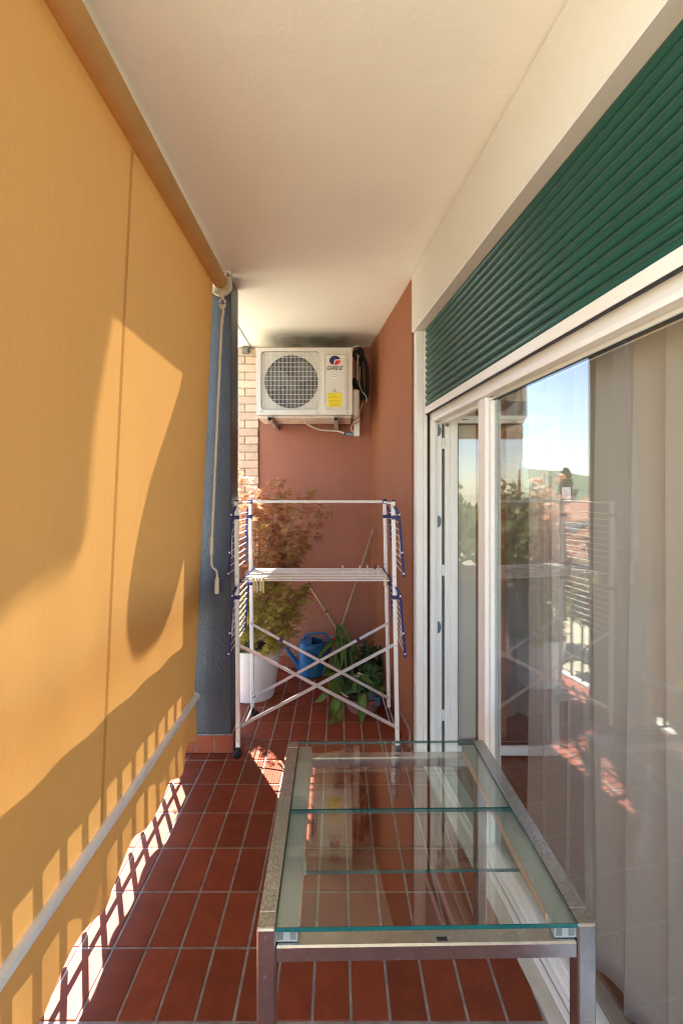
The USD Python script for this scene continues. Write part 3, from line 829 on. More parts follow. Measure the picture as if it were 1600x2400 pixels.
cab('white_wire', 'cable_white', [(1030, 300), (1015, 450), (1012, 700), (1010, 850)], .005, cb, 3.695)
cab('grey_wire', 'box_grey', [(1000, 420), (975, 600), (965, 780), (955, 830)], .004, cb, 3.695)
cab('white_wire', 'cable_white', [(1065, 560), (1060, 760), (1050, 950), (1110, 1100), (1170, 1170), (1210, 1250), (1205, 1340)], .0032, cb, 3.69)
cab('white_wire', 'cable_white', [(1140, 1350), (1090, 1450), (1060, 1560), (1010, 1680), (920, 1790), (870, 1900), (890, 1980), (950, 2010)], .0032, cb, 3.72)
cab('black_wire', 'foam_black', [(1075, 1560), (1105, 1650), (1080, 1740), (1000, 1790), (935, 1820)], .0026, cb, 3.72)
td = thing('cable_duct', 'short white cable duct on the terracotta wall below the pipe bundle', 'cable duct', (.155, 3.8, 2.0))
obj('cover', [cbox(.132, .178, 3.775, 3.838, 1.925, 2.13, .003)], 'white_pvc', td)
dh = thing('drain_hose', 'pale drain hose sagging below the outdoor unit to the cable duct', 'hose', (0, 3.7, 2.0))
hp = [P3(440 + 765 * .3571, 620 + 1022 * .3571, 3.60), P3(440 + 790 * .3571, 620 + 1050 * .3571, 3.66), P3(440 + 860 * .3571, 620 + 1082 * .3571, 3.74), P3(440 + 950 * .3571, 620 + 1090 * .3571, 3.80), P3(440 + 1000 * .3571, 620 + 1096 * .3571, 3.81), P3(440 + 1035 * .3571, 620 + 1112 * .3571, 3.81)]
obj('hose', [tube(bez(hp, 8), .0075, 10)], 'cable_white', dh, smooth=40)
obj('outlet_elbow', [tube([hp[0] + [0, 0, .03], hp[0] + [0, 0, -.004]], .012, 12)], 'cable_white', dh, smooth=40)
obj('blue_coupling', [tube([hp[-1], P3(440 + 1095 * .3571, 620 + 1113 * .3571, 3.80)], .0105, 12)], 'cable_blue', dh, smooth=40)
obj('clip', [tube([hp[-1] - [.012, 0, -.002], hp[-1] + [.002, 0, 0]], .0105, 12)], 'black_rubber', dh, smooth=40)

# ------------------------------------------------------------------ drying rack
YF, YR = 2.53, 2.975
lerp = lambda a, b, t: a + (b - a) * t


def post_x(side, row, z):
    t = (1.40 - z) / 1.35
    return {('l', 'f'): lerp(-.5575, -.548, t), ('r', 'f'): lerp(.302, .3256, t), ('l', 'r'): lerp(-.567, -.5495, t), ('r', 'r'): lerp(.300, .328, t)}[(side, row)]


rk = thing('drying_rack', 'tall white and navy folding drying rack with side wings and crossed aluminium braces', 'drying rack', (-.11, 2.75, 0))
for row, y in (('f', YF), ('r', YR)):
    for s in 'lr':
        z0 = .060 if row == 'f' else .072
        p = obj('post', [bar((post_x(s, row, z0), y, z0), (post_x(s, row, 1.41), y, 1.41), .022, .020, (1, 0, 0), .003)], 'rack_white', rk)
        zt = 1.41
        obj('post_cap', [cbox(post_x(s, row, zt) - .0125, post_x(s, row, zt) + .0125, y - .0115, y + .0115, zt + .0003, zt + .007, .003)], 'navy_plastic', p)
        for zc in ((1.322, .884) if row == 'f' else (1.305, .872)):
            sg = -1 if s == 'l' else 1
            xx = post_x(s, row, zc)
            obj('clip', [cbox(xx - .0135 + min(0, sg * .012), xx + .0135 + max(0, sg * .012), y - .0135, y + .0135, zc - .011, zc + .011, .003)], 'navy_plastic', p)
        for zv in (.17, .62, 1.0, .10):
            xx = post_x(s, row, zv)
            obj('rivet', cyl((xx, y - .0125, zv), (xx, y - .0095, zv), .0038, 10), 'rivet', p)
obj('top_bar', [tube([(post_x('l', 'r', 1.4) + .010, YR, 1.400), (post_x('r', 'r', 1.4) - .010, YR, 1.400)], .0095, 14)], 'rack_white', rk, smooth=40)
for s in 'lr':
    obj('side_tube', [tube([(post_x(s, 'f', 1.4) + (.004 if s == 'l' else -.004), YF + .010, 1.398), (post_x(s, 'r', 1.4) + (.004 if s == 'l' else -.004), YR - .010, 1.398)], .006, 10)], 'rack_white', rk, smooth=40)
    obj('top_joint', [cbox(post_x(s, 'r', 1.4) - .016, post_x(s, 'r', 1.4) + .016, YR - .014, YR + .014, 1.388, 1.411, .003)], 'navy_plastic', rk)
# middle shelf
shz = lambda y: lerp(.974, .967, (y - YF) / (YR - YF))
shl = obj('shelf_arm', [bar((post_x('l', 'f', .97) + .022, YF - .004, .972), (post_x('l', 'r', .97) + .022, YR + .004, .966), .010, .022, (1, 0, 0), .002)], 'navy_plastic', rk)
obj('shelf_arm', [bar((post_x('r', 'f', .97) - .022, YF - .004, .972), (post_x('r', 'r', .97) - .022, YR + .004, .966), .010, .022, (1, 0, 0), .002)], 'navy_plastic', rk)
shelf_y = np.linspace(YF + .006, YR - .004, 9)
for y in shelf_y:
    t = (y - YF) / (YR - YF)
    obj('shelf_wire', [tube([(lerp(-.545, -.552, t) + .014, y, shz(y)), (lerp(.295, .29, t), y, shz(y))], .0034, 8)], 'rack_white', rk, smooth=True)
# side wings
def wing(side, pts, n=9):
    w = []
    for row, y in (('f', YF - .018), ('r', YR + .016)):
        off = 0 if row == 'f' else (post_x(side, 'r', 1.2) - post_x(side, 'f', 1.2))
        q = [(x + off, y, z) for x, z in pts]
        a = obj('wing_arm', [bar(q[0], q[1], .015, .009, (1, 0, 0), .003), bar(q[1], q[2], .014, .009, (1, 0, 0), .003),
                             cyl((q[1][0], y - .005, q[1][2]), (q[1][0], y + .005, q[1][2]), .0095, 12), cyl((q[2][0], y - .005, q[2][2]), (q[2][0], y + .005, q[2][2]), .0085, 12)], 'navy_plastic', rk, smooth=30)
        for t_ in ((0, .06), (1, .0), (1, .62), (1, .965)):
            i, u = t_
            c = np.array(q[i]) + (np.array(q[i + 1]) - np.array(q[i])) * u
            sgn = -1 if row == 'f' else 1
            obj('pin', cyl(c + [0, sgn * .004, 0], c + [0, sgn * .0075, 0], .0052, 10), 'rack_white', a)
        if row == 'f':
            c0 = np.array(q[1]) + (np.array(q[2]) - np.array(q[1])) * .22; c1 = np.array(q[1]) + (np.array(q[2]) - np.array(q[1])) * .66
            sx = .010 if side == 'l' else -.010
            obj('lock_wire', [tube([c0 + [sx * .4, .006, 0], c1 + [sx, .006, 0], c1 + [sx * 1.6, .012, -.006]], .0022, 6)], 'rack_white', a)
    for k in range(n):
        u = .02 + .95 * k / (n - 1)
        x = lerp(pts[1][0], pts[2][0], u); z = lerp(pts[1][1], pts[2][1], u)
        off = (post_x(side, 'r', 1.2) - post_x(side, 'f', 1.2))
        obj('wing_wire', [tube([(x, YF - .014, z), (x + off, YR + .012, z)], .0026, 6)], 'rack_white', rk, smooth=True)


wing('l', [(-.556, 1.392), (-.5795, 1.338), (-.597, 1.005)])
wing('l', [(-.552, .956), (-.5755, .897), (-.5955, .568)])
wing('r', [(.303, 1.392), (.332, 1.338), (.358, 1.005)])
wing('r', [(.313, .953), (.339, .894), (.3655, .568)])
# crossed braces
for row, y, zt, zb in (('f', YF + .0125, .62, .1615), ('r', YR - .013, .614, .135)):
    dy = -.0035 if row == 'r' else .0
    for a, b, e in (('l', 'r', 0), ('r', 'l', 1)):
        p = np.array((post_x(a, row, zt), y + (.0045 if e else 0), zt)); q = np.array((post_x(b, row, zb), y + (.0045 if e else 0), zb))
        br = obj('brace', [bar(p, q, .018, .004, (0, 0, 1), .001)], 'rack_alu', rk)
        for u in (.0, .26, .5, .985):
            c = p + (q - p) * u
            obj('rivet', cyl(c + [0, -.005, 0], c + [0, -.0022, 0], .005, 10), 'rivet', br)
        if row == 'r':
            d = q - p
            obj('brace_clip', [bar(p + d * .205, p + d * .228, .0205, .0078, (0, 0, 1), .001)], 'navy_plastic', br)
for pts in ([(605, 1627, YR - .013), (575, 1697, YF + .02)], [(592, 1655, YR - .01), (570, 1704, YF + .02)], [(894, 1627, YR - .013), (914.6, 1697, YF + .02)], [(911, 1659, YR - .01), (924, 1700, YF + .02)]):
    obj('spreader_wire', [tube([P3(*q) for q in pts], .0035, 8)], 'rack_alu', rk, smooth=True)
for row, y, x in (('f', YF, post_x('l', 'f', .05)), ('r', YR, post_x('l', 'r', .05))):
    cs = obj('castor', [tube([(x, y, .066), (x, y, .046)], .0105, 12), cbox(x - .013, x + .010, y - .010, y + .012, .030, .058, .004)], 'black_rubber', rk, smooth=30)
    wx = x - (.006 if row == 'f' else -.016)
    prof = lathe([(0, -.016), (.018, -.015), (.0245, -.009), (.0255, 0), (.0245, .009), (.018, .015), (0, .016)], (0, 0, 0), 24)
    v = prof.vertices; ca, sa = math.cos(.5), math.sin(.5)
    prof.vertices = np.stack([wx + v[:, 0] * ca - v[:, 2] * sa, y + v[:, 0] * sa + v[:, 2] * ca, .0262 + v[:, 1]], 1)
    obj('castor_wheel', prof, 'black_rubber', cs, smooth=30)
for row, y in (('f', YF), ('r', YR)):
    x = post_x('r', row, .05)
    obj('foot', [bar((x, y, .0005), (x, y, .075), .024, .022, (1, 0, 0), .003)], 'black_rubber', rk)


def peg(u, yk, mat_, label, drop=.052, rise=.016, rot=0.0):
    x = (u - 792) / 1080 * yk; z = shz(yk)
    t = thing('clothes_peg', label, 'clothes peg', (x, yk, z), 0, group='pegs on the drying rack')
    for s in (-1, 1):
        obj('jaw', bar((x, yk + s * .0045, z + rise), (x + rot * .02, yk + s * .0075, z - drop), .0095, .0048, (1, 0, 0), .0012), mat_, t)
    obj('spring', [tube([(x - .006, yk, z - .012), (x + .006, yk, z - .012)], .0045, 8)], 'rivet', t)


peg(594.5, shelf_y[0], 'peg_wood', 'wooden clothes peg hanging nearest the left front post of the rack', .060)
peg(601.5, shelf_y[0], 'peg_pale', 'pale clothes peg close beside the wooden peg at the left of the rack', .060, rot=.1)
peg(610.5, shelf_y[0], 'peg_pale', 'pale clothes peg right beside the yellow peg on the front shelf wire', .058)
peg(617.0, shelf_y[0], 'peg_yellow', 'yellow clothes peg hanging on the front shelf wire at the left', .066)
peg(803, shelf_y[-1], 'peg_pale', 'pale clothes peg standing alone on the rear shelf wire, right of its middle', .055, .022)
peg(843, shelf_y[-1], 'peg_pale', 'pale clothes peg on the rear wire crossing the leaning broom stick', .055, .022)
peg(860, shelf_y[-1], 'peg_wood', 'wooden clothes peg on the rear wire left of the blue peg', .055, .024)
peg(878, shelf_y[-1], 'navy_plastic', 'dark blue clothes peg on the rear shelf wire', .050, .020)
peg(886, shelf_y[-1], 'peg_wood', 'wooden clothes peg on the rear wire between the blue peg and the right post', .050, .022)
peg(901, shelf_y[2], 'peg_pale', 'pale clothes peg clipped on the shelf wires beside the right front post', .050, .026)
peg(905, shelf_y[1], 'peg_wood', 'wooden clothes peg nearest the right front post on the shelf', .052, .024)

# ------------------------------------------------------------------ potted maple
MX, MY = -.615, 3.33
pt = thing('white_planter', 'tall tapered white planter holding the red lace-leaf maple', 'planter', (MX, MY, 0))
obj('shell', lathe([(.0, .002), (.150, .002), (.156, .012), (.209, .352), (.212, .366), (.205, .370), (.196, .362), (.190, .33)], (MX, MY, 0), 64), 'white_pot', pt, smooth=40)
obj('soil', lathe([(.195, .335), (.10, .345), (0, .348)], (MX, MY, 0), 32), 'soil', pt, smooth=True)

mp = thing('maple_tree', 'lace-leaf maple with pink, russet and green leaves growing in the white planter', 'shrub', (MX, MY, .34))


def m_pt(u, v, y):
    return P3(u, v, y)


trunk = bez([(MX + .02, MY, .335), (MX + .035, MY + .01, .50), (MX + .02, MY - .01, .66)], 8)
obj('trunk', [tube(trunk, np.linspace(.017, .012, len(trunk)), 8)], 'bark', mp, smooth=True)
tips = [(654, 1128, 3.32), (668, 1150, 3.40), (729, 1152, 3.42), (702, 1165, 3.30), (764, 1206, 3.36), (748, 1190, 3.45), (732, 1250, 3.30), (700, 1235, 3.40), (640, 1165, 3.28), (615, 1160, 3.38),
        (588, 1150, 3.30), (563, 1118, 3.42), (545, 1170, 3.32), (600, 1200, 3.25), (560, 1230, 3.30), (640, 1215, 3.45), (684, 1283, 3.36), (715, 1378, 3.32), (694, 1325, 3.42), (572, 1290, 3.22), (640, 1290, 3.25),
        (697, 1418, 3.30), (690, 1462, 3.34), (660, 1350, 3.20), (600, 1330, 3.17), (640, 1430, 3.15), (600, 1420, 3.15), (560, 1400, 3.18), (540, 1350, 3.25), (665, 1490, 3.24), (620, 1485, 3.16), (580, 1480, 3.16)]
outer_tips = [(-.86, 3.36, 1.30), (-.93, 3.20, 1.12), (-.90, 3.50, 1.0), (-.95, 3.42, 1.40), (-.82, 3.55, 1.22), (-.90, 3.3, .80), (-.76, 3.6, .9), (-1.0, 3.3, .95),
              (-1.08, 3.38, 1.16), (-.88, 3.5, 1.58), (-.72, 3.2, 1.36), (-1.12, 3.22, 1.02), (-.98, 3.55, 1.3), (-1.0, 3.1, .8)]
T = [np.array(m_pt(*t)) for t in tips] + [np.array(t) for t in outer_tips]
leafpos = []
for i, tip in enumerate(T):
    base = trunk[int(rnd.uniform(.25, 1) * (len(trunk) - 1))]
    mid = base + (tip - base) * .5 + np.array([0, 0, .05 * np.linalg.norm(tip[:2] - base[:2]) + .02]) + RNG.normal(0, .02, 3)
    cur = bez([base, mid, tip], 12)
    L = np.linalg.norm(tip - base)
    obj('branch', [tube(cur, np.linspace(.0065, .0018, len(cur)), 6)], 'green_bark' if tip[2] > .9 else 'bark', mp, smooth=True)
    twigs = []
    nt = int((13 + 13 * min(1, L)) if tip[0] > -.7 else 17)
    for k in range(nt):
        u = rnd.uniform(.42, 1.0) ** .8
        o = cur[int(u * (len(cur) - 1))]
        tang = cur[-1] - cur[len(cur) // 2]; tang /= np.linalg.norm(tang)
        d = tang * .6 + RNG.normal(0, .75, 3) * np.array([1, 1, .5]) + np.array([0, 0, .12]); d /= np.linalg.norm(d)
        ln = rnd.uniform(.05, .13) * (1 if tip[2] > .9 else 1.1)
        e = o + d * ln
        twigs.append(tube([o, o + d * ln * .5 + [0, 0, .006], e], [.0016, .0012, .0008], 4, caps=False))
        for q in range(rnd.randint(3, 6)):
            w = rnd.uniform(.35, 1.05)
            leafpos.append((o + d * ln * w + RNG.normal(0, .010, 3), d))
    obj('twig', twigs, 'green_bark', mp, kind='stuff')
# a denser skirt of foliage low over the pot
for k in range(1250):
    a = rnd.uniform(0, 2 * math.pi); h = rnd.random()
    r = (.15 + .15 * math.sin(math.pi * (.2 + .6 * h))) * math.sqrt(rnd.uniform(.3, 1)) * (.85 + .3 * math.sin(a * 5 + h * 9) * math.sin(h * 14))
    leafpos.append((np.array([MX + .04 + r * math.cos(a), MY - .02 + r * math.sin(a), max(.37, .355 + .58 * h)]), np.array([math.cos(a), math.sin(a), -.1])))


def palm_leaf(c, d, size, droop):
    """Deeply cut palmate leaf: seven narrow lobes, each a folded pair of triangles."""
    up = np.array([0, 0, 1.0]) + RNG.normal(0, .38, 3); up /= np.linalg.norm(up)
    f = d + RNG.normal(0, .35, 3); f -= up * (f @ up); f /= np.linalg.norm(f) + 1e-9
    s = np.cross(up, f)
    V, F = [c], []
    for k in range(7):
        a = (k - 3) * .62; ln = size * (1 - .13 * abs(k - 3)) * rnd.uniform(.85, 1.1)
        dirv = f * math.cos(a) + s * math.sin(a); side = -f * math.sin(a) + s * math.cos(a)
        wd = ln * .105
        i = len(V)
        V += [c + dirv * ln * .45 + side * wd - up * ln * droop * .15, c + dirv * ln * .45 - side * wd - up * ln * droop * .15, c + dirv * ln - up * ln * droop]
        F += [[0, i + 1, i], [i, i + 1, i + 2]]
    return np.array(V), np.array(F)


sets = {'maple_red': [], 'maple_pink': [], 'maple_green': []}
for c, d in leafpos:
    g = meshkit.noise(np.array([c * 6.0]), 3)[0]
    h = (c[2] - .35) / 1.1 + .35 * (g - .5)
    out = (c[0] < -.62) * .25 + .12 * (c[0] < -.75)
    pk = rnd.random()
    if h < .40 + .14 * (pk - .5):
        key = 'maple_green'
    elif pk < .22 + out:
        key = 'maple_pink'
    elif pk > .80 and c[0] > -.6:
        key = 'maple_green'
    else:
        key = 'maple_red'
    sets[key].append(palm_leaf(c, d, rnd.uniform(.032, .056), rnd.uniform(.1, .5)))
for key, ls in sets.items():
    obj('leaf', [cat(ls)], key, mp, kind='stuff', label={'maple_red': 'russet leaves of the upper crown', 'maple_pink': 'pink leaves on the sunny outer side', 'maple_green': 'olive green leaves low over the pot'}[key])
obj('support_cane', [tube([P3(683, 1372, 3.3), P3(665, 1450, 3.3), P3(655, 1500, 3.3)], .0035, 6)], 'bark', mp)

# ------------------------------------------------------------------ fallen leaf
dl = thing('fallen_leaf', 'tiny dry leaf lying in the sunlit strip of floor under the blind', 'leaf', (-.746, 2.098, 0))
pv, pf = palm_leaf(np.array((-.746, 2.098, .006)), np.array((.5, .8, 0.)), .022, .1)
pv[:, 2] = .003 + .004 * (np.arange(len(pv)) % 3)
obj('blade', trimesh.Trimesh(pv, pf, process=False), 'bark', dl)
# ------------------------------------------------------------------ watering can
CX, CY = -.212, 3.705
wc = thing('watering_can', 'blue plastic watering can standing against the back wall', 'watering can', (CX, CY, 0))


def zc(x, y, d=CY):
    return P3(690 + x * .0702, 1470 + y * .0702, d)


obj('body', lathe([(0, .001), (.090, .001), (.097, .007), (.101, .018), (.1015, .026), (.0985, .030), (.1005, .035), (.1035, .060), (.104, .150), (.1035, .188), (.1065, .192), (.1065, .197), (.1035, .201), (.1035, .222), (.1065, .226), (.1065, .231), (.1025, .236), (.099, .250), (.094, .262), (.089, .2655), (.086, .262), (.086, .20)], (CX, CY, 0), 56), 'blue_can', wc, smooth=35)
obj('inside', lathe([(.0858, .258), (.0855, .02), (0, .018)], (CX, CY, 0), 40), 'can_inside', wc, smooth=30)
obj('hood', sheet(lambda a, r: np.stack([CX + r * np.cos(a), CY + r * np.sin(a), .2675 + .020 * np.sqrt(np.clip(1 - (r / .096) ** 2, 0, 1))], -1), np.linspace(1.30, 4.75, 28), np.linspace(.0, .0958, 10)), 'blue_can', wc, smooth=True)
hd = [zc(300, 430), zc(310, 360), zc(360, 275), zc(470, 232), zc(700, 210), zc(960, 195), zc(1020, 230), zc(1110, 330), zc(1165, 410), zc(1170, 480)]
obj('handle', [tube(bez(hd, 6), .0095, 10)], 'blue_can', wc, smooth=40)
obj('rear_grip', [tube(bez([zc(1168, 400), zc(1165, 480), zc(1150, 620), zc(1110, 850), zc(1060, 1010), zc(960, 1060)], 6), .0088, 10), tube([zc(1165, 482), zc(1000, 495)], .0085, 10)], 'blue_can', wc, smooth=40)
sp_ = [P3(706, 1571, CY - .01), P3(694, 1553, CY), P3(680, 1533, CY), P3(664, 1511, CY)]
obj('spout', [tube(bez(sp_, 6), np.linspace(.024, .0125, 19), 14)], 'blue_can', wc, smooth=40)
obj('spout_brace', [tube([P3(671, 1518, CY), P3(703, 1517, CY)], .006, 8)], 'blue_can', wc, smooth=40)
bt = thing('spray_bottle', 'small bottle with red neck and blue cap behind the watering can', 'bottle', (-.045, 3.775, 0))
obj('bottle', lathe([(0, .001), (.026, .001), (.028, .01), (.028, .17), (.022, .19), (.012, .205)], (-.045, 3.775, 0), 24), 'clear_pot', bt, smooth=35)
obj('collar', lathe([(.014, .200), (.0165, .203), (.0165, .228), (.010, .240)], (-.045, 3.775, 0), 20), 'red_plastic', bt, smooth=30)
obj('trigger_head', [cbox(-.058, -.026, 3.762, 3.788, .240, .268, .004), tube([(-.030, 3.775, .236), (-.022, 3.775, .215), (-.026, 3.775, .195)], .005, 8)], 'red_plastic', bt)
obj('cap', [cbox(-.066, -.040, 3.763, 3.787, .2685, .285, .003)], 'cable_blue', bt)

# ------------------------------------------------------------------ broom sticks
b1 = thing('broom', 'wooden broom with black grip, leaning to the left across the terracotta wall', 'broom', (.26, 3.62, 0))
pA, pB = np.array((-.376, 3.815, .908)), np.array((.205, 3.60, .06))
at_ = lambda u: pA + (pB - pA) * u
obj('stick', [tube([at_(.10), at_(1)], .0115, 12)], 'broom_wood', b1, smooth=40)
obj('grip', [tube([at_(0), at_(.005), at_(.105), at_(.115)], [.010, .0145, .0145, .012], 12)], 'black_rubber', b1, smooth=40)
obj('ring', [tube([at_(.475), at_(.487)], .0125, 12)], 'black_rubber', b1, smooth=40)
obj('brush_head', [cbox(.13, .24, 3.57, 3.63, .045, .075, .006)], 'broom_wood', b1)
obj('bristles', [hull([(.135, 3.575, .044), (.235, 3.575, .044), (.135, 3.625, .044), (.235, 3.625, .044), (.12, 3.56, .002), (.25, 3.56, .002), (.12, 3.64, .002), (.25, 3.64, .002)])], 'bristle', b1)
b2 = thing('broom', 'plain wooden broom handle leaning to the right into the corner', 'broom', (-.075, 3.70, 0))
pC, pD = np.array((.277, 3.565, 1.180)), np.array((-.070, 3.69, .075))
obj('stick', [tube([pC, pD], [.0105, .0120], 12)], 'broom_wood', b2, smooth=40)
obj('brush_head', [hull([(-.10, 3.675, .078), (-.045, 3.675, .078), (-.10, 3.705, .078), (-.045, 3.705, .078), (-.135, 3.66, .045), (-.02, 3.66, .045), (-.135, 3.72, .045), (-.02, 3.72, .045)])], 'bristle', b2)
obj('bristles', [hull([(-.130, 3.664, .0445), (-.024, 3.664, .0445), (-.130, 3.716, .0445), (-.024, 3.716, .0445), (-.15, 3.65, .002), (-.01, 3.65, .002), (-.15, 3.73, .002), (-.01, 3.73, .002)])], 'bristle', b2)

# ------------------------------------------------------------------ pot plants in the corner
def zp(x, y, d):
    return P3(660 + x * .1786, 1420 + y * .1786, d)


def blade_leaf(pts, width, peak=.45, fold=.25, n=14, face=(0, -1, .55), blunt=False):
    c = bez(pts, 8); idx = np.linspace(0, len(c) - 1, n); c = np.stack([np.interp(idx, np.arange(len(c)), c[:, k]) for k in range(3)], 1)
    t = np.gradient(c, axis=0); t /= np.linalg.norm(t, axis=1, keepdims=True) + 1e-9
    u = np.linspace(0, 1, n)
    if blunt:
        w = width * np.minimum(1, .55 + u * 1.2) * np.clip((1 - u) * 6, 0, 1) ** .6
    else:
        w = width * (np.where(u < peak, .25 + .75 * np.sin(np.pi / 2 * u / peak), np.clip(np.cos(np.pi / 2 * (u - peak) / (1 - peak)), 0, 1) ** .7))
    w = np.maximum(w, .0012)
    f = np.broadcast_to(np.array(face, float), t.shape)
    s = np.cross(t, f); s /= np.linalg.norm(s, axis=1, keepdims=True) + 1e-9
    nn = np.cross(s, t)
    rows = np.stack([c - s * w[:, None] / 2 + nn * fold * w[:, None] * .5, c - s * w[:, None] / 4 + nn * fold * w[:, None] * .12, c, c + s * w[:, None] / 4 + nn * fold * w[:, None] * .12, c + s * w[:, None] / 2 + nn * fold * w[:, None] * .5], 1)
    V = rows.reshape(-1, 3); F = []
    for i in range(n - 1):
        for j in range(4):
            a = i * 5 + j
            F += [[a, a + 1, a + 6], [a, a + 6, a + 5]]
    V[:, 2] = np.maximum(V[:, 2], .0035)
    return trimesh.Trimesh(V, F, process=False)


cl = thing('clivia_plant', 'dark green plant with long strap leaves arching over the watering can', 'plant', (.07, 3.45, 0))
obj('pot', lathe([(0, .002), (.080, .002), (.100, .17), (.106, .172), (.106, .185), (.098, .185), (.094, .165), (0, .165)], (.07, 3.45, 0), 36), 'dark_pot', cl, smooth=35)
for pts, w in (
        ([zp(800, 900, 3.42), zp(770, 600, 3.42), zp(745, 270, 3.46), zp(800, 300, 3.40), zp(880, 450, 3.32), zp(985, 680, 3.26)], .034),
        ([zp(790, 900, 3.44), zp(740, 600, 3.46), zp(755, 262, 3.52), zp(850, 380, 3.46), zp(940, 560, 3.42), zp(975, 760, 3.40)], .032),
        ([zp(760, 860, 3.42), zp(735, 600, 3.42), zp(690, 478, 3.40), zp(560, 575, 3.34), zp(475, 715, 3.30), zp(385, 1010, 3.24)], .030),
        ([zp(790, 800, 3.42), zp(745, 430, 3.42), zp(715, 560, 3.32), zp(690, 840, 3.26)], .034),
        ([zp(800, 780, 3.42), zp(765, 425, 3.40), zp(790, 640, 3.29), zp(770, 870, 3.24)], .034),
        ([zp(820, 800, 3.42), zp(805, 428, 3.42), zp(825, 600, 3.30), zp(850, 960, 3.22)], .030),
        ([zp(830, 800, 3.44), zp(870, 440, 3.46), zp(930, 600, 3.40), zp(965, 790, 3.34)], .030),
        ([zp(770, 800, 3.40), zp(700, 650, 3.34), zp(660, 750, 3.26), zp(700, 900, 3.20)], .030),
        ([zp(800, 900, 3.42), zp(880, 620, 3.36), zp(920, 760, 3.28), zp(930, 960, 3.22)], .028),
        ([zp(800, 900, 3.42), zp(730, 700, 3.34), zp(745, 820, 3.24), zp(800, 1000, 3.18)], .030),
        ([zp(820, 900, 3.46), zp(900, 560, 3.54), zp(1000, 620, 3.52), zp(1060, 760, 3.48)], .028)):
    obj('leaf', blade_leaf(pts, w, .35, .35, 18), 'strap_leaf', cl)

OX, OY = .165, 3.10
oc = thing('orchid_bowl', 'low terracotta bowl crowded with broad-leaved orchids', 'plant', (OX, OY, 0))
obj('bowl', lathe([(0, .002), (.092, .002), (.098, .008), (.121, .078), (.127, .080), (.128, .100), (.119, .101), (.112, .06), (0, .055)], (OX, OY, 0), 48), 'clay_pot', oc, smooth=35)
for (dx, dy, r, h, mt) in ((.058, -.035, .042, .135, 'clear_pot'), (-.045, -.03, .048, .12, 'dark_pot'), (.01, .055, .048, .13, 'dark_pot')):
    p_ = obj('inner_pot', lathe([(0, .058), (r * .8, .058), (r, h), (r * 1.06, h), (r * 1.06, h + .006), (r * .95, h + .006), (r * .9, h - .012)], (OX + dx, OY + dy, 0), 28), mt, oc, smooth=35)
    obj('bark_mix', lathe([(r * .9, h - .013), (r * .5, h - .008), (0, h - .004)], (OX + dx, OY + dy, 0), 20), 'soil', p_)
obj('blue_tub', lathe([(0, .06), (.026, .06), (.030, .118), (.027, .12), (0, .112)], (OX + .092, OY - .06, 0), 20), 'dull_blue', oc, smooth=35)
for pts, w, mt in (
        ([zp(790, 1160, 3.06), zp(740, 1110, 3.02), zp(660, 1060, 2.97), zp(595, 1045, 2.95)], .058, 'orchid_leaf'),
        ([zp(780, 1170, 3.05), zp(730, 1230, 2.99), zp(690, 1340, 2.97), zp(650, 1480, 2.97)], .062, 'orchid_leaf'),
        ([zp(775, 1190, 3.05), zp(765, 1350, 2.97), zp(735, 1480, 2.94), zp(670, 1500, 2.91), zp(608, 1562, 2.885)], .050, 'yellow_leaf'),
        ([zp(700, 1110, 3.12), zp(590, 1150, 3.07), zp(520, 1215, 3.06), zp(430, 1272, 3.06)], .040, 'orchid_leaf'),
        ([zp(1040, 1150, 3.04), zp(1055, 1190, 2.98), zp(1050, 1380, 2.94), zp(1045, 1565, 2.89)], .060, 'orchid_leaf'),
        ([zp(820, 1170, 3.08), zp(900, 1085, 3.05), zp(980, 1070, 3.04), zp(1075, 1100, 3.03)], .070, 'strap_leaf'),
        ([zp(1030, 1000, 3.12), zp(1040, 935, 3.09), zp(1130, 985, 3.05), zp(1225, 1085, 3.02)], .040, 'orchid_leaf'),
        ([zp(1215, 1150, 3.10), zp(1235, 1060, 3.09), zp(1295, 970, 3.08)], .022, 'orchid_leaf'),
        ([zp(1230, 1150, 3.10), zp(1300, 1090, 3.07), zp(1380, 1105, 3.06)], .032, 'orchid_leaf'),
        ([zp(1000, 1100, 3.14), zp(1090, 920, 3.14), zp(1190, 960, 3.12), zp(1240, 1050, 3.10)], .045, 'strap_leaf'),
        ([zp(860, 1130, 3.14), zp(760, 1000, 3.14), zp(690, 1010, 3.12), zp(620, 1080, 3.10)], .045, 'strap_leaf'),
        ([zp(900, 1130, 3.14), zp(880, 1010, 3.14), zp(960, 960, 3.10), zp(1010, 1030, 3.06)], .045, 'strap_leaf'),
        ([zp(1180, 1150, 3.08), zp(1180, 1080, 3.04), zp(1250, 1120, 3.00), zp(1290, 1220, 2.98)], .038, 'dark_leaf'),
        ([zp(760, 900, 3.22), zp(650, 840, 3.20), zp(590, 870, 3.18), zp(560, 950, 3.16)], .040, 'dark_leaf'),
        ([zp(760, 930, 3.22), zp(690, 900, 3.18), zp(640, 920, 3.16), zp(600, 1000, 3.14)], .032, 'yellow_leaf')):
    obj('leaf', blade_leaf(pts, w, .55, .30, 14), mt, oc)
for pts in ([(1140, 1230, 3.06), (1155, 1120, 3.05), (1175, 1080, 3.06)], [(985, 950, 3.08), (990, 890, 3.06), (1030, 880, 3.05)], [(770, 1130, 3.05), (820, 1170, 3.02), (870, 1200, 3.01)], [(930, 940, 3.08), (945, 920, 3.06), (975, 930, 3.05)], [(1000, 940, 3.07), (1020, 895, 3.06), (1060, 905, 3.06)]):
    obj('air_root', [tube(bez([zp(*q) for q in pts], 6), .0028, 6)], 'cable_white', oc, smooth=True)

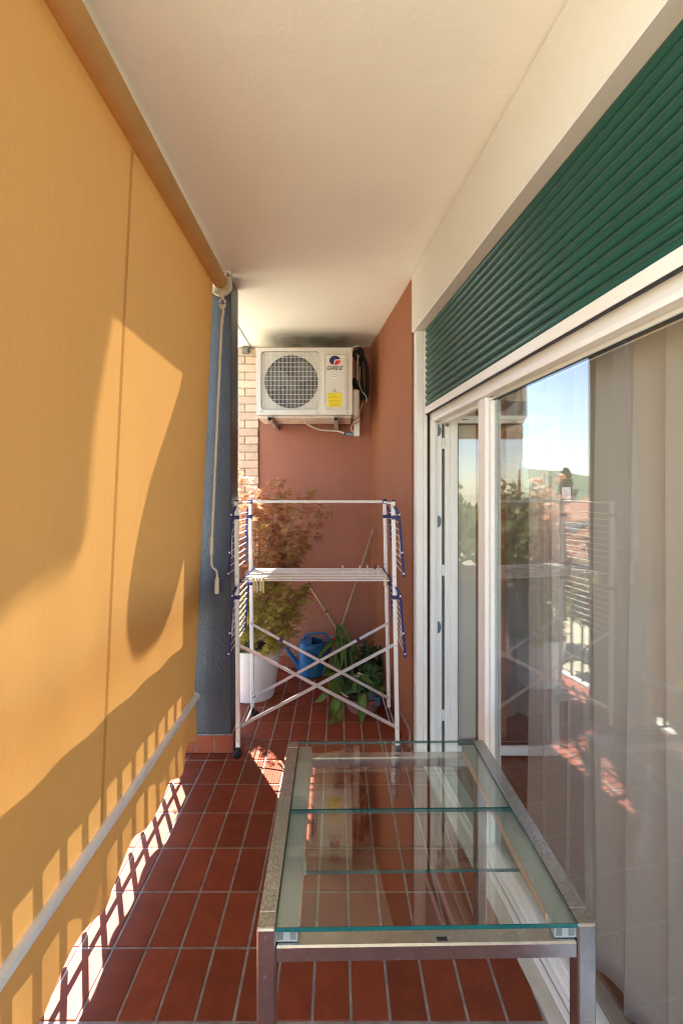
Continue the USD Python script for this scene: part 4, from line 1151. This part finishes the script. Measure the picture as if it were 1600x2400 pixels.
for k in range(26):
    a = rnd.uniform(0, 2 * math.pi); r0 = rnd.uniform(.02, .07); r1 = rnd.uniform(.10, .17)
    b0 = np.array([OX + r0 * math.cos(a), OY + .02 + r0 * math.sin(a), .11])
    tp_ = np.array([min(OX + r1 * math.cos(a), .335), OY + .02 + r1 * math.sin(a), rnd.uniform(.10, .26)])
    md = (b0 + tp_) / 2 + [0, 0, rnd.uniform(.04, .09)]
    obj('leaf', blade_leaf([b0, md, tp_], rnd.uniform(.030, .046), .55, .3, 9), rnd.choice(['dark_leaf', 'strap_leaf', 'dark_leaf', 'orchid_leaf']), oc)

sb_ = thing('small_bush', 'small dark bushy pot plant at the foot of the right-hand wall', 'plant', (.245, 3.42, 0))
obj('pot', lathe([(0, .002), (.055, .002), (.068, .12), (.072, .122), (.072, .132), (.064, .132), (.06, .115), (0, .115)], (.245, 3.42, 0), 28), 'dark_pot', sb_, smooth=35)
lv = {'dark_leaf': [], 'yellow_leaf': [], 'strap_leaf': []}
for k in range(260):
    th = rnd.uniform(0, 6.28); ph_ = rnd.uniform(-.1, 1.35); r = .105 * rnd.uniform(.4, 1)
    c = np.array([.235 + .85 * r * math.cos(th) * math.cos(ph_), 3.40 + r * math.sin(th) * math.cos(ph_), .15 + 1.9 * r * math.sin(ph_)])
    d = np.array([math.cos(th), math.sin(th), rnd.uniform(-.6, .6)]) * rnd.uniform(.03, .05)
    lv[rnd.choice(['dark_leaf'] * 4 + ['strap_leaf'] * 3 + ['yellow_leaf'])].append(blade_leaf([c, c + d * .5 + [0, 0, .006], c + d], .022, .5, .3, 6, face=tuple(RNG.normal(0, 1, 3) + [0, 0, 1.5])))
for k_, ls in lv.items():
    obj('leaf', ls, k_, sb_, kind='stuff')
obj('stem', [tube([(.245, 3.42, .11), (.243 + .05 * math.cos(a), 3.41 + .05 * math.sin(a), .25)], .0025, 5) for a in (0, 1.3, 2.6, 3.9, 5.2)], 'bark', sb_)

# ------------------------------------------------------------------ glass table
TXC, TYC, TROT, TH = .163, 1.189, math.radians(.9), .642
tb = thing('glass_table', 'square steel framed table with a greenish glass top in the foreground', 'table', (TXC, TYC, 0), TROT)
A_, B_ = .3205, .3235
LW = .035


def tobj(name, ms, mat_, parent=None, **kw):
    return obj(name, ms if isinstance(ms, trimesh.Trimesh) else cat(ms), mat_, parent or tb, local=True, **kw)


for sx in (-1, 1):
    for sy in (-1, 1):
        x0, x1 = sorted((sx * A_, sx * (A_ - LW))); y0, y1 = sorted((sy * B_, sy * (B_ - LW)))
        lg = tobj('leg', cbox(x0, x1, y0, y1, .012, TH - .002, .003), 'table_steel')
        tobj('leg_cap', cbox(x0 + .0004, x1 - .0004, y0 + .0004, y1 - .0004, TH - .0018, TH + .0005, .001), 'table_steel_worn', lg)
        tobj('leg_foot', cbox(x0 + .002, x1 - .002, y0 + .002, y1 - .002, .0006, .0118, .002), 'black_rubber', lg)
for sx in (-1, 1):
    x0, x1 = sorted((sx * A_, sx * (A_ - .034)))
    sr = tobj('side_rail', cbox(x0, x1, -B_ + LW + .0006, B_ - LW - .0006, TH - .034, TH - .001, .0025), 'table_steel')
    tobj('rail_plate', cbox(x0 + .0005, x1 - .0005, -B_ + LW + .001, B_ - LW - .001, TH - .0008, TH + .0004, .0004), 'table_steel_worn', sr)
    a0, a1 = sorted((sx * (A_ - .0350), sx * (A_ - .076)))
    sl = tobj('slide_rail', [pbox(a0, a1, -B_ + .012, B_ - .012, TH - .020, TH - .0105)], 'rail_alu')
    tobj('slide_web', [pbox(a0, a0 + .002, -B_ + .012, B_ - .012, TH - .034, TH - .0202), pbox(a1 - .002, a1, -B_ + .012, B_ - .012, TH - .034, TH - .0202)], 'rail_alu', sl)
    b0, b1 = sorted((sx * (A_ - .0762), sx * (A_ - .0795)))
    tobj('slide_lip', [pbox(b0, b1, -B_ + .036, B_ - .030, TH - .030, TH - .0125)], 'rail_copper', sl)
    w = (a1 - a0)
    tobj('slide_end', [pbox(a0, a1, -B_ + .0095, -B_ + .0118, TH - .034, TH - .0105)], 'rail_alu', sl)
    tobj('slide_hole', [pbox(a0 + .003, a0 + .014, -B_ + .0085, -B_ + .0094, TH - .030, TH - .014), pbox(a1 - .014, a1 - .003, -B_ + .0085, -B_ + .0094, TH - .030, TH - .014)], 'box_grey', sl)
for sy in (-1, 1):
    y0, y1 = sorted((sy * B_, sy * (B_ - .034)))
    er_ = tobj('end_rail', cbox(-A_ + LW + .0006, A_ - LW - .0006, y0 + (.0012 if sy < 0 else 0), y1, TH - .067, TH - .0355, .003), 'table_steel')
    tobj('rail_slot', cbox(.020, .040, y0 + .008, y0 + .016, TH - .0357, TH - .0351, .0001), 'dark_hollow', er_)
G = A_ - .0355
EG = .0012
for y0, y1 in ((-B_ + .002, -.0015), (.0015, B_ + .001)):
    gt = tobj('glass_top', pbox(-G + EG, G - EG, y0 + EG, y1 - EG, TH - .009, TH - .001), 'table_glass')
    tobj('polished_edge', [pbox(-G, G, y0, y0 + EG - .0001, TH - .009, TH - .001), pbox(-G, G, y1 - EG + .0001, y1, TH - .009, TH - .001), pbox(-G, -G + EG - .0001, y0 + EG, y1 - EG, TH - .009, TH - .001), pbox(G - EG + .0001, G, y0 + EG, y1 - EG, TH - .009, TH - .001)], 'glass_edge', gt)
st = tobj('stored_leaf', pbox(-.238, .262, -.130 + EG, .27, TH - .060, TH - .053), 'table_glass')
tobj('polished_edge', [pbox(-.238, .262, -.130, -.130 + EG - .0001, TH - .060, TH - .053)], 'glass_edge', st)
for x in (-.243, .267):
    tobj('leaf_clip', [cbox(x - .006, x + .006, -.126, -.108, TH - .066, TH - .0345, .001), cbox(x - .006, x + .006, .24, .258, TH - .066, TH - .0345, .001)], 'rail_alu')

# ------------------------------------------------------------------ railing outside the blind
RX = -.852
rl = thing('balcony_railing', 'dark metal balcony railing seen reflected in the glass beyond the maple', 'railing', (RX, 1, 0))
y = -2.5
while y < 3.84:
    if not (PY0 - .02 < y < PY1 + .02):
        obj('baluster', cyl((RX, y, .06), (RX, y, .905), .0095, 8), 'rail_paint', rl)
    y += .1125
for y0, y1 in ((-2.55, PY0 - .002), (PY1 + .002, 3.836)):
    obj('top_rail', cbox(RX - .02, RX + .02, y0, y1, .905, .928, .004), 'rail_paint', rl)
    obj('lower_rail', cbox(RX - .007, RX + .007, y0, y1, .206, .222, .002), 'rail_paint', rl)
prof = [(.60, .86), (.9, .87), (1.19, .84), (1.34, .833), (1.41, .853), (1.48, .872), (1.526, .898), (1.637, .902), (1.746, .893), (1.82, .888), (1.946, .847), (2.138, .813), (2.32, .84), (2.436, .895), (2.58, .93)]
pp = bez([(a, 0, b + .12) for a, b in prof], 6)
cov = Polygon([(p[0], p[2]) for p in pp] + [(2.58, .80), (.60, .80)])
m = trimesh.creation.extrude_polygon(cov, .004, engine='earcut'); v = np.array(m.vertices)
obj('railing_cover', trimesh.Trimesh(np.stack([RX - .026 - v[:, 2], v[:, 0], v[:, 1]], 1), m.faces[:, ::-1], process=False), 'awning_cloth', rl)

# awning cloths of the floor above, which shade the blind
def outline(poly, tfun, thick, name, label, loc):
    """A hanging cloth, its outline given by where its shadow falls on the blind."""
    ring_ = []
    for yb, zb in poly:
        p = np.array([float(blind_x(np.array(yb), np.array(min(zb, 2.5)))), yb, zb]); ring_.append(p + SUN * tfun(zb))
    ring_ = np.array(ring_)
    t2 = Polygon([(a[1], a[2]) for a in ring_])
    mm = trimesh.creation.triangulate_polygon(t2, engine='earcut')
    vv2, ff2 = mm
    xs = []
    A = np.c_[ring_[:, 1:], np.ones(len(ring_))]; co, *_ = np.linalg.lstsq(A, ring_[:, 0], rcond=None)
    X = np.c_[vv2, np.ones(len(vv2))] @ co
    f1 = np.c_[X, vv2]; f2 = f1 + [thick, 0, 0]
    n_ = len(f1)
    side = []
    order = [int(np.argmin(np.linalg.norm(vv2 - q[1:], axis=1))) for q in ring_]
    for i in range(len(order)):
        a, b = order[i], order[(i + 1) % len(order)]
        side += [[a, b, n_ + b], [a, n_ + b, n_ + a]]
    mesh_ = trimesh.Trimesh(np.vstack([f1, f2]), np.vstack([ff2, ff2[:, ::-1] + n_, side]), process=False)
    t = thing(name, label, 'awning', loc)
    obj('cloth', mesh_, 'awning_cloth', t)
    return t


outline([(1.455, 2.3), (1.447, 2.0), (1.40, 1.80), (1.364, 1.615), (1.356, 1.45), (1.350, 1.33), (1.325, 1.265), (1.27, 1.235), (1.18, 1.225), (1.09, 1.205), (1.01, 1.16), (.85, 1.09), (.55, 1.02), (.25, 1.0), (.25, 2.3)],
        lambda z: 4.0, .01, 'upper_awning', 'awning cloth of the floor above hanging out in the sun', (-2.1, 3.2, 4.8))
outline([(2.20, 2.35), (2.10, 2.0), (2.06, 1.905), (1.99, 1.80), (1.923, 1.694), (1.85, 1.585), (1.782, 1.477), (1.725, 1.35), (1.683, 1.23), (1.655, 1.12), (1.645, 1.02), (1.655, .93), (1.70, .855), (1.765, .815), (1.83, .808), (1.90, .815), (1.98, .845), (2.077, .91), (2.15, 1.0), (2.22, 1.12), (2.27, 1.25), (2.40, 1.5), (2.45, 2.35)],
        lambda z: 1.0 + .75 * (2.0 - z), .008, 'folded_awning', 'gathered awning cloth of the floor above hanging by the pillar', (-1.1, 2.8, 2.5))

# ------------------------------------------------------------------ the world outside
GZ = -6.5
gnd = obj('ground', sheet(lambda a, b: np.stack([a, b, GZ + 0 * a], -1), np.linspace(-1500, 1500, 30), np.linspace(-1500, 1500, 30)), 'grass'); tag(gnd, kind='structure')
hu, hv = np.linspace(-.15, 1.35, 60), np.linspace(0, 1, 26)


def hillf(a, r):
    rad = 150 + 420 * r
    x, y_ = -np.sin(a) * rad, np.cos(a) * rad
    h = np.sin(np.pi * np.clip(r * 1.1, 0, 1)) ** 1.2 * (26 + 12 * np.sin(a * 4 + 1)) * (.7 + .6 * meshkit.fbm(np.stack([x / 60, y_ / 60, 0 * x], -1), 4, 2))
    h = h + 3.5 * (meshkit.fbm(np.stack([x / 7, y_ / 7, 0 * x], -1), 3, 5) - .5) * (h > 2)
    return np.stack([x, y_, GZ - .5 + h], -1)


hl = obj('hills', sheet(hillf, np.linspace(-.2, 1.5, 160), np.linspace(0, 1, 60)), 'hill_wood', smooth=True); tag(hl, kind='structure')


def tree_proto(name, kind_, label, loc):
    t = thing(name, label, 'tree', loc)
    g = np.random.default_rng(3 if kind_ == 'c' else 5)
    H = 11.0 if kind_ == 'c' else 8.0
    L0 = np.array(loc, float)
    obj('trunk', [tube([L0, L0 + [0, 0, H * .5], L0 + [0, 0, H * .93]], [.22, .14, .03], 8)], 'bark', t)
    if kind_ == 'b':
        obj('limb', [tube([L0 + [0, 0, H * .35], L0 + [1.6 * math.cos(a), 1.6 * math.sin(a), H * .68]], [.10, .03], 6) for a in (0, 1.3, 2.5, 3.8, 5.1)], 'bark', t)
    V, F = [], []
    n = 5200
    for k in range(n):
        if kind_ == 'c':
            z = g.uniform(.12, 1) ** .8
            tier = (z * 9) % 1
            r = (1 - z) ** .55 * 3.4 * (.45 + .55 * tier) * g.uniform(.35, 1) + .05
            a = g.uniform(0, 6.28); r *= .75 + .35 * math.sin(a * 5 + z * 14)
            c = np.array([r * math.cos(a), r * math.sin(a), H * z - .18 * r])
            s = g.uniform(.10, .20)
        else:
            d = g.normal(0, 1, 3); d /= np.linalg.norm(d)
            rr = (.62 + .38 * math.sin(d[0] * 5 + 1) * math.cos(d[1] * 6) * math.sin(d[2] * 4 + .5)) * g.uniform(.55, 1)
            c = np.array([d[0] * 2.9 * rr, d[1] * 2.9 * rr, H * .62 + d[2] * 2.6 * rr]); s = g.uniform(.10, .2)
        q = g.normal(0, 1, (2, 3)); q /= np.linalg.norm(q, axis=1, keepdims=True)
        i = len(V)
        V += [c + L0 - q[0] * s, c + L0 + q[1] * s * .7, c + L0 + q[0] * s, c + L0 - q[1] * s * .7]
        F += [[i, i + 1, i + 2], [i, i + 2, i + 3]]
    obj('crown', trimesh.Trimesh(V, F, process=False), 'conifer_leaf' if kind_ == 'c' else 'far_leaf', t)
    return t


def polar(deg, dist, z=GZ):
    a = math.radians(deg)
    return (-math.sin(a) * dist, math.cos(a) * dist, z)


con = tree_proto('conifer_tree', 'c', 'tall dark conifer standing highest in the reflected view', polar(37.0, 62))
for d, r, s, lab in ((40.5, 70, .98, 'dark conifer just beside the tallest one in the reflection'), (43.5, 60, 1.0, 'dark conifer at the blind side of the reflected view'), (34.2, 95, .95, 'far conifer on the skyline at the brick side of the reflection')):
    copy_of(con, polar(d, r), rz=d, scale=s, label=lab, group='conifers beyond the balcony')
brd = tree_proto('leafy_tree', 'b', 'round leafy tree beside the pale house in the reflection', polar(31.5, 34))
for d, r, s, lab in ((31, 24, .62, 'low leafy tree nearest the balcony on the brick side'), (34.5, 27, .70, 'leafy tree just right of the low one in the reflection'), (37.5, 23, .60, 'low leafy tree in the middle of the reflected garden'), (40.5, 28, .72, 'leafy tree at the blind side of the reflected garden'),
                     (28.5, 46, .9, 'leafy tree half hidden by the brick pilaster in the reflection'), (35.5, 48, .85, 'leafy tree directly behind the ochre house'), (39, 42, .8, 'small leafy tree beside the pale two storey house'),
                     (46, 45, 1.0, 'leafy tree in front of the farthest ochre house'), (33, 70, .9, 'leafy tree standing alone below the far conifer'), (42, 85, 1.1, 'large leafy tree behind the conifers')):
    copy_of(brd, polar(d, r), rz=d * 3, scale=s, label=lab, group='leafy trees below the balcony')


for x, y_, sc, lab in ((1.2, -15, 1.35, 'leafy tree mirrored in the narrow open leaf, nearest its hinge side'), (4.5, -18, 1.25, 'leafy tree mirrored in the narrow open leaf, beside the first'), (7.5, -14, 1.2, 'leafy tree mirrored in the narrow open leaf, farthest from its hinge')):
    copy_of(brd, (x, y_, GZ), rz=x * 20, scale=sc, label=lab, group='leafy trees behind the house')


def house(deg, dist, w, d, h, rz, wm, label, z=GZ):
    loc = polar(deg, dist, z)
    t = thing('house', label, 'house', loc, rz)
    obj('wall', [pbox(-w / 2, w / 2, -d / 2, d / 2, 0, h)], wm, t, local=True)
    e = .5; rh = w * .22
    V = [(-w / 2 - e, -d / 2 - e, h + .02), (w / 2 + e, -d / 2 - e, h + .02), (w / 2 + e, d / 2 + e, h + .02), (-w / 2 - e, d / 2 + e, h + .02), (0, -d / 2 - e + w * .3, h + rh), (0, d / 2 + e - w * .3, h + rh)]
    roof = obj('roof', hull(V), 'outside_roof', t, local=True)
    obj('chimney', [pbox(w * .2, w * .2 + .7, -.4, .4, h + rh * .3, h + rh + .7)], wm, roof, local=True)
    for fl in range(int(h // 2.9)):
        for x in np.arange(-w / 2 + 1.6, w / 2 - 1, 2.6):
            f = obj('window', [pbox(x - .5, x + .5, -d / 2 - .04, -d / 2 + .02, fl * 2.9 + 1.0, fl * 2.9 + 2.4)], 'white_pvc', t, local=True)
            obj('pane', [pbox(x - .42, x + .42, -d / 2 - .055, -d / 2 - .0405, fl * 2.9 + 1.08, fl * 2.9 + 2.32)], 'outside_window', f, local=True)


house(33.0, 44, 11, 8, 3.0, math.radians(30), 'outside_wall', 'ochre house with tiled roof just below the balcony')
house(39.5, 48, 10, 9, 5.6, math.radians(42), 'outside_wall_pale', 'pale two storey house with tiled roof behind the ochre one')
house(47, 50, 12, 9, 5.8, math.radians(40), 'outside_wall', 'ochre two storey house farthest towards the blind')
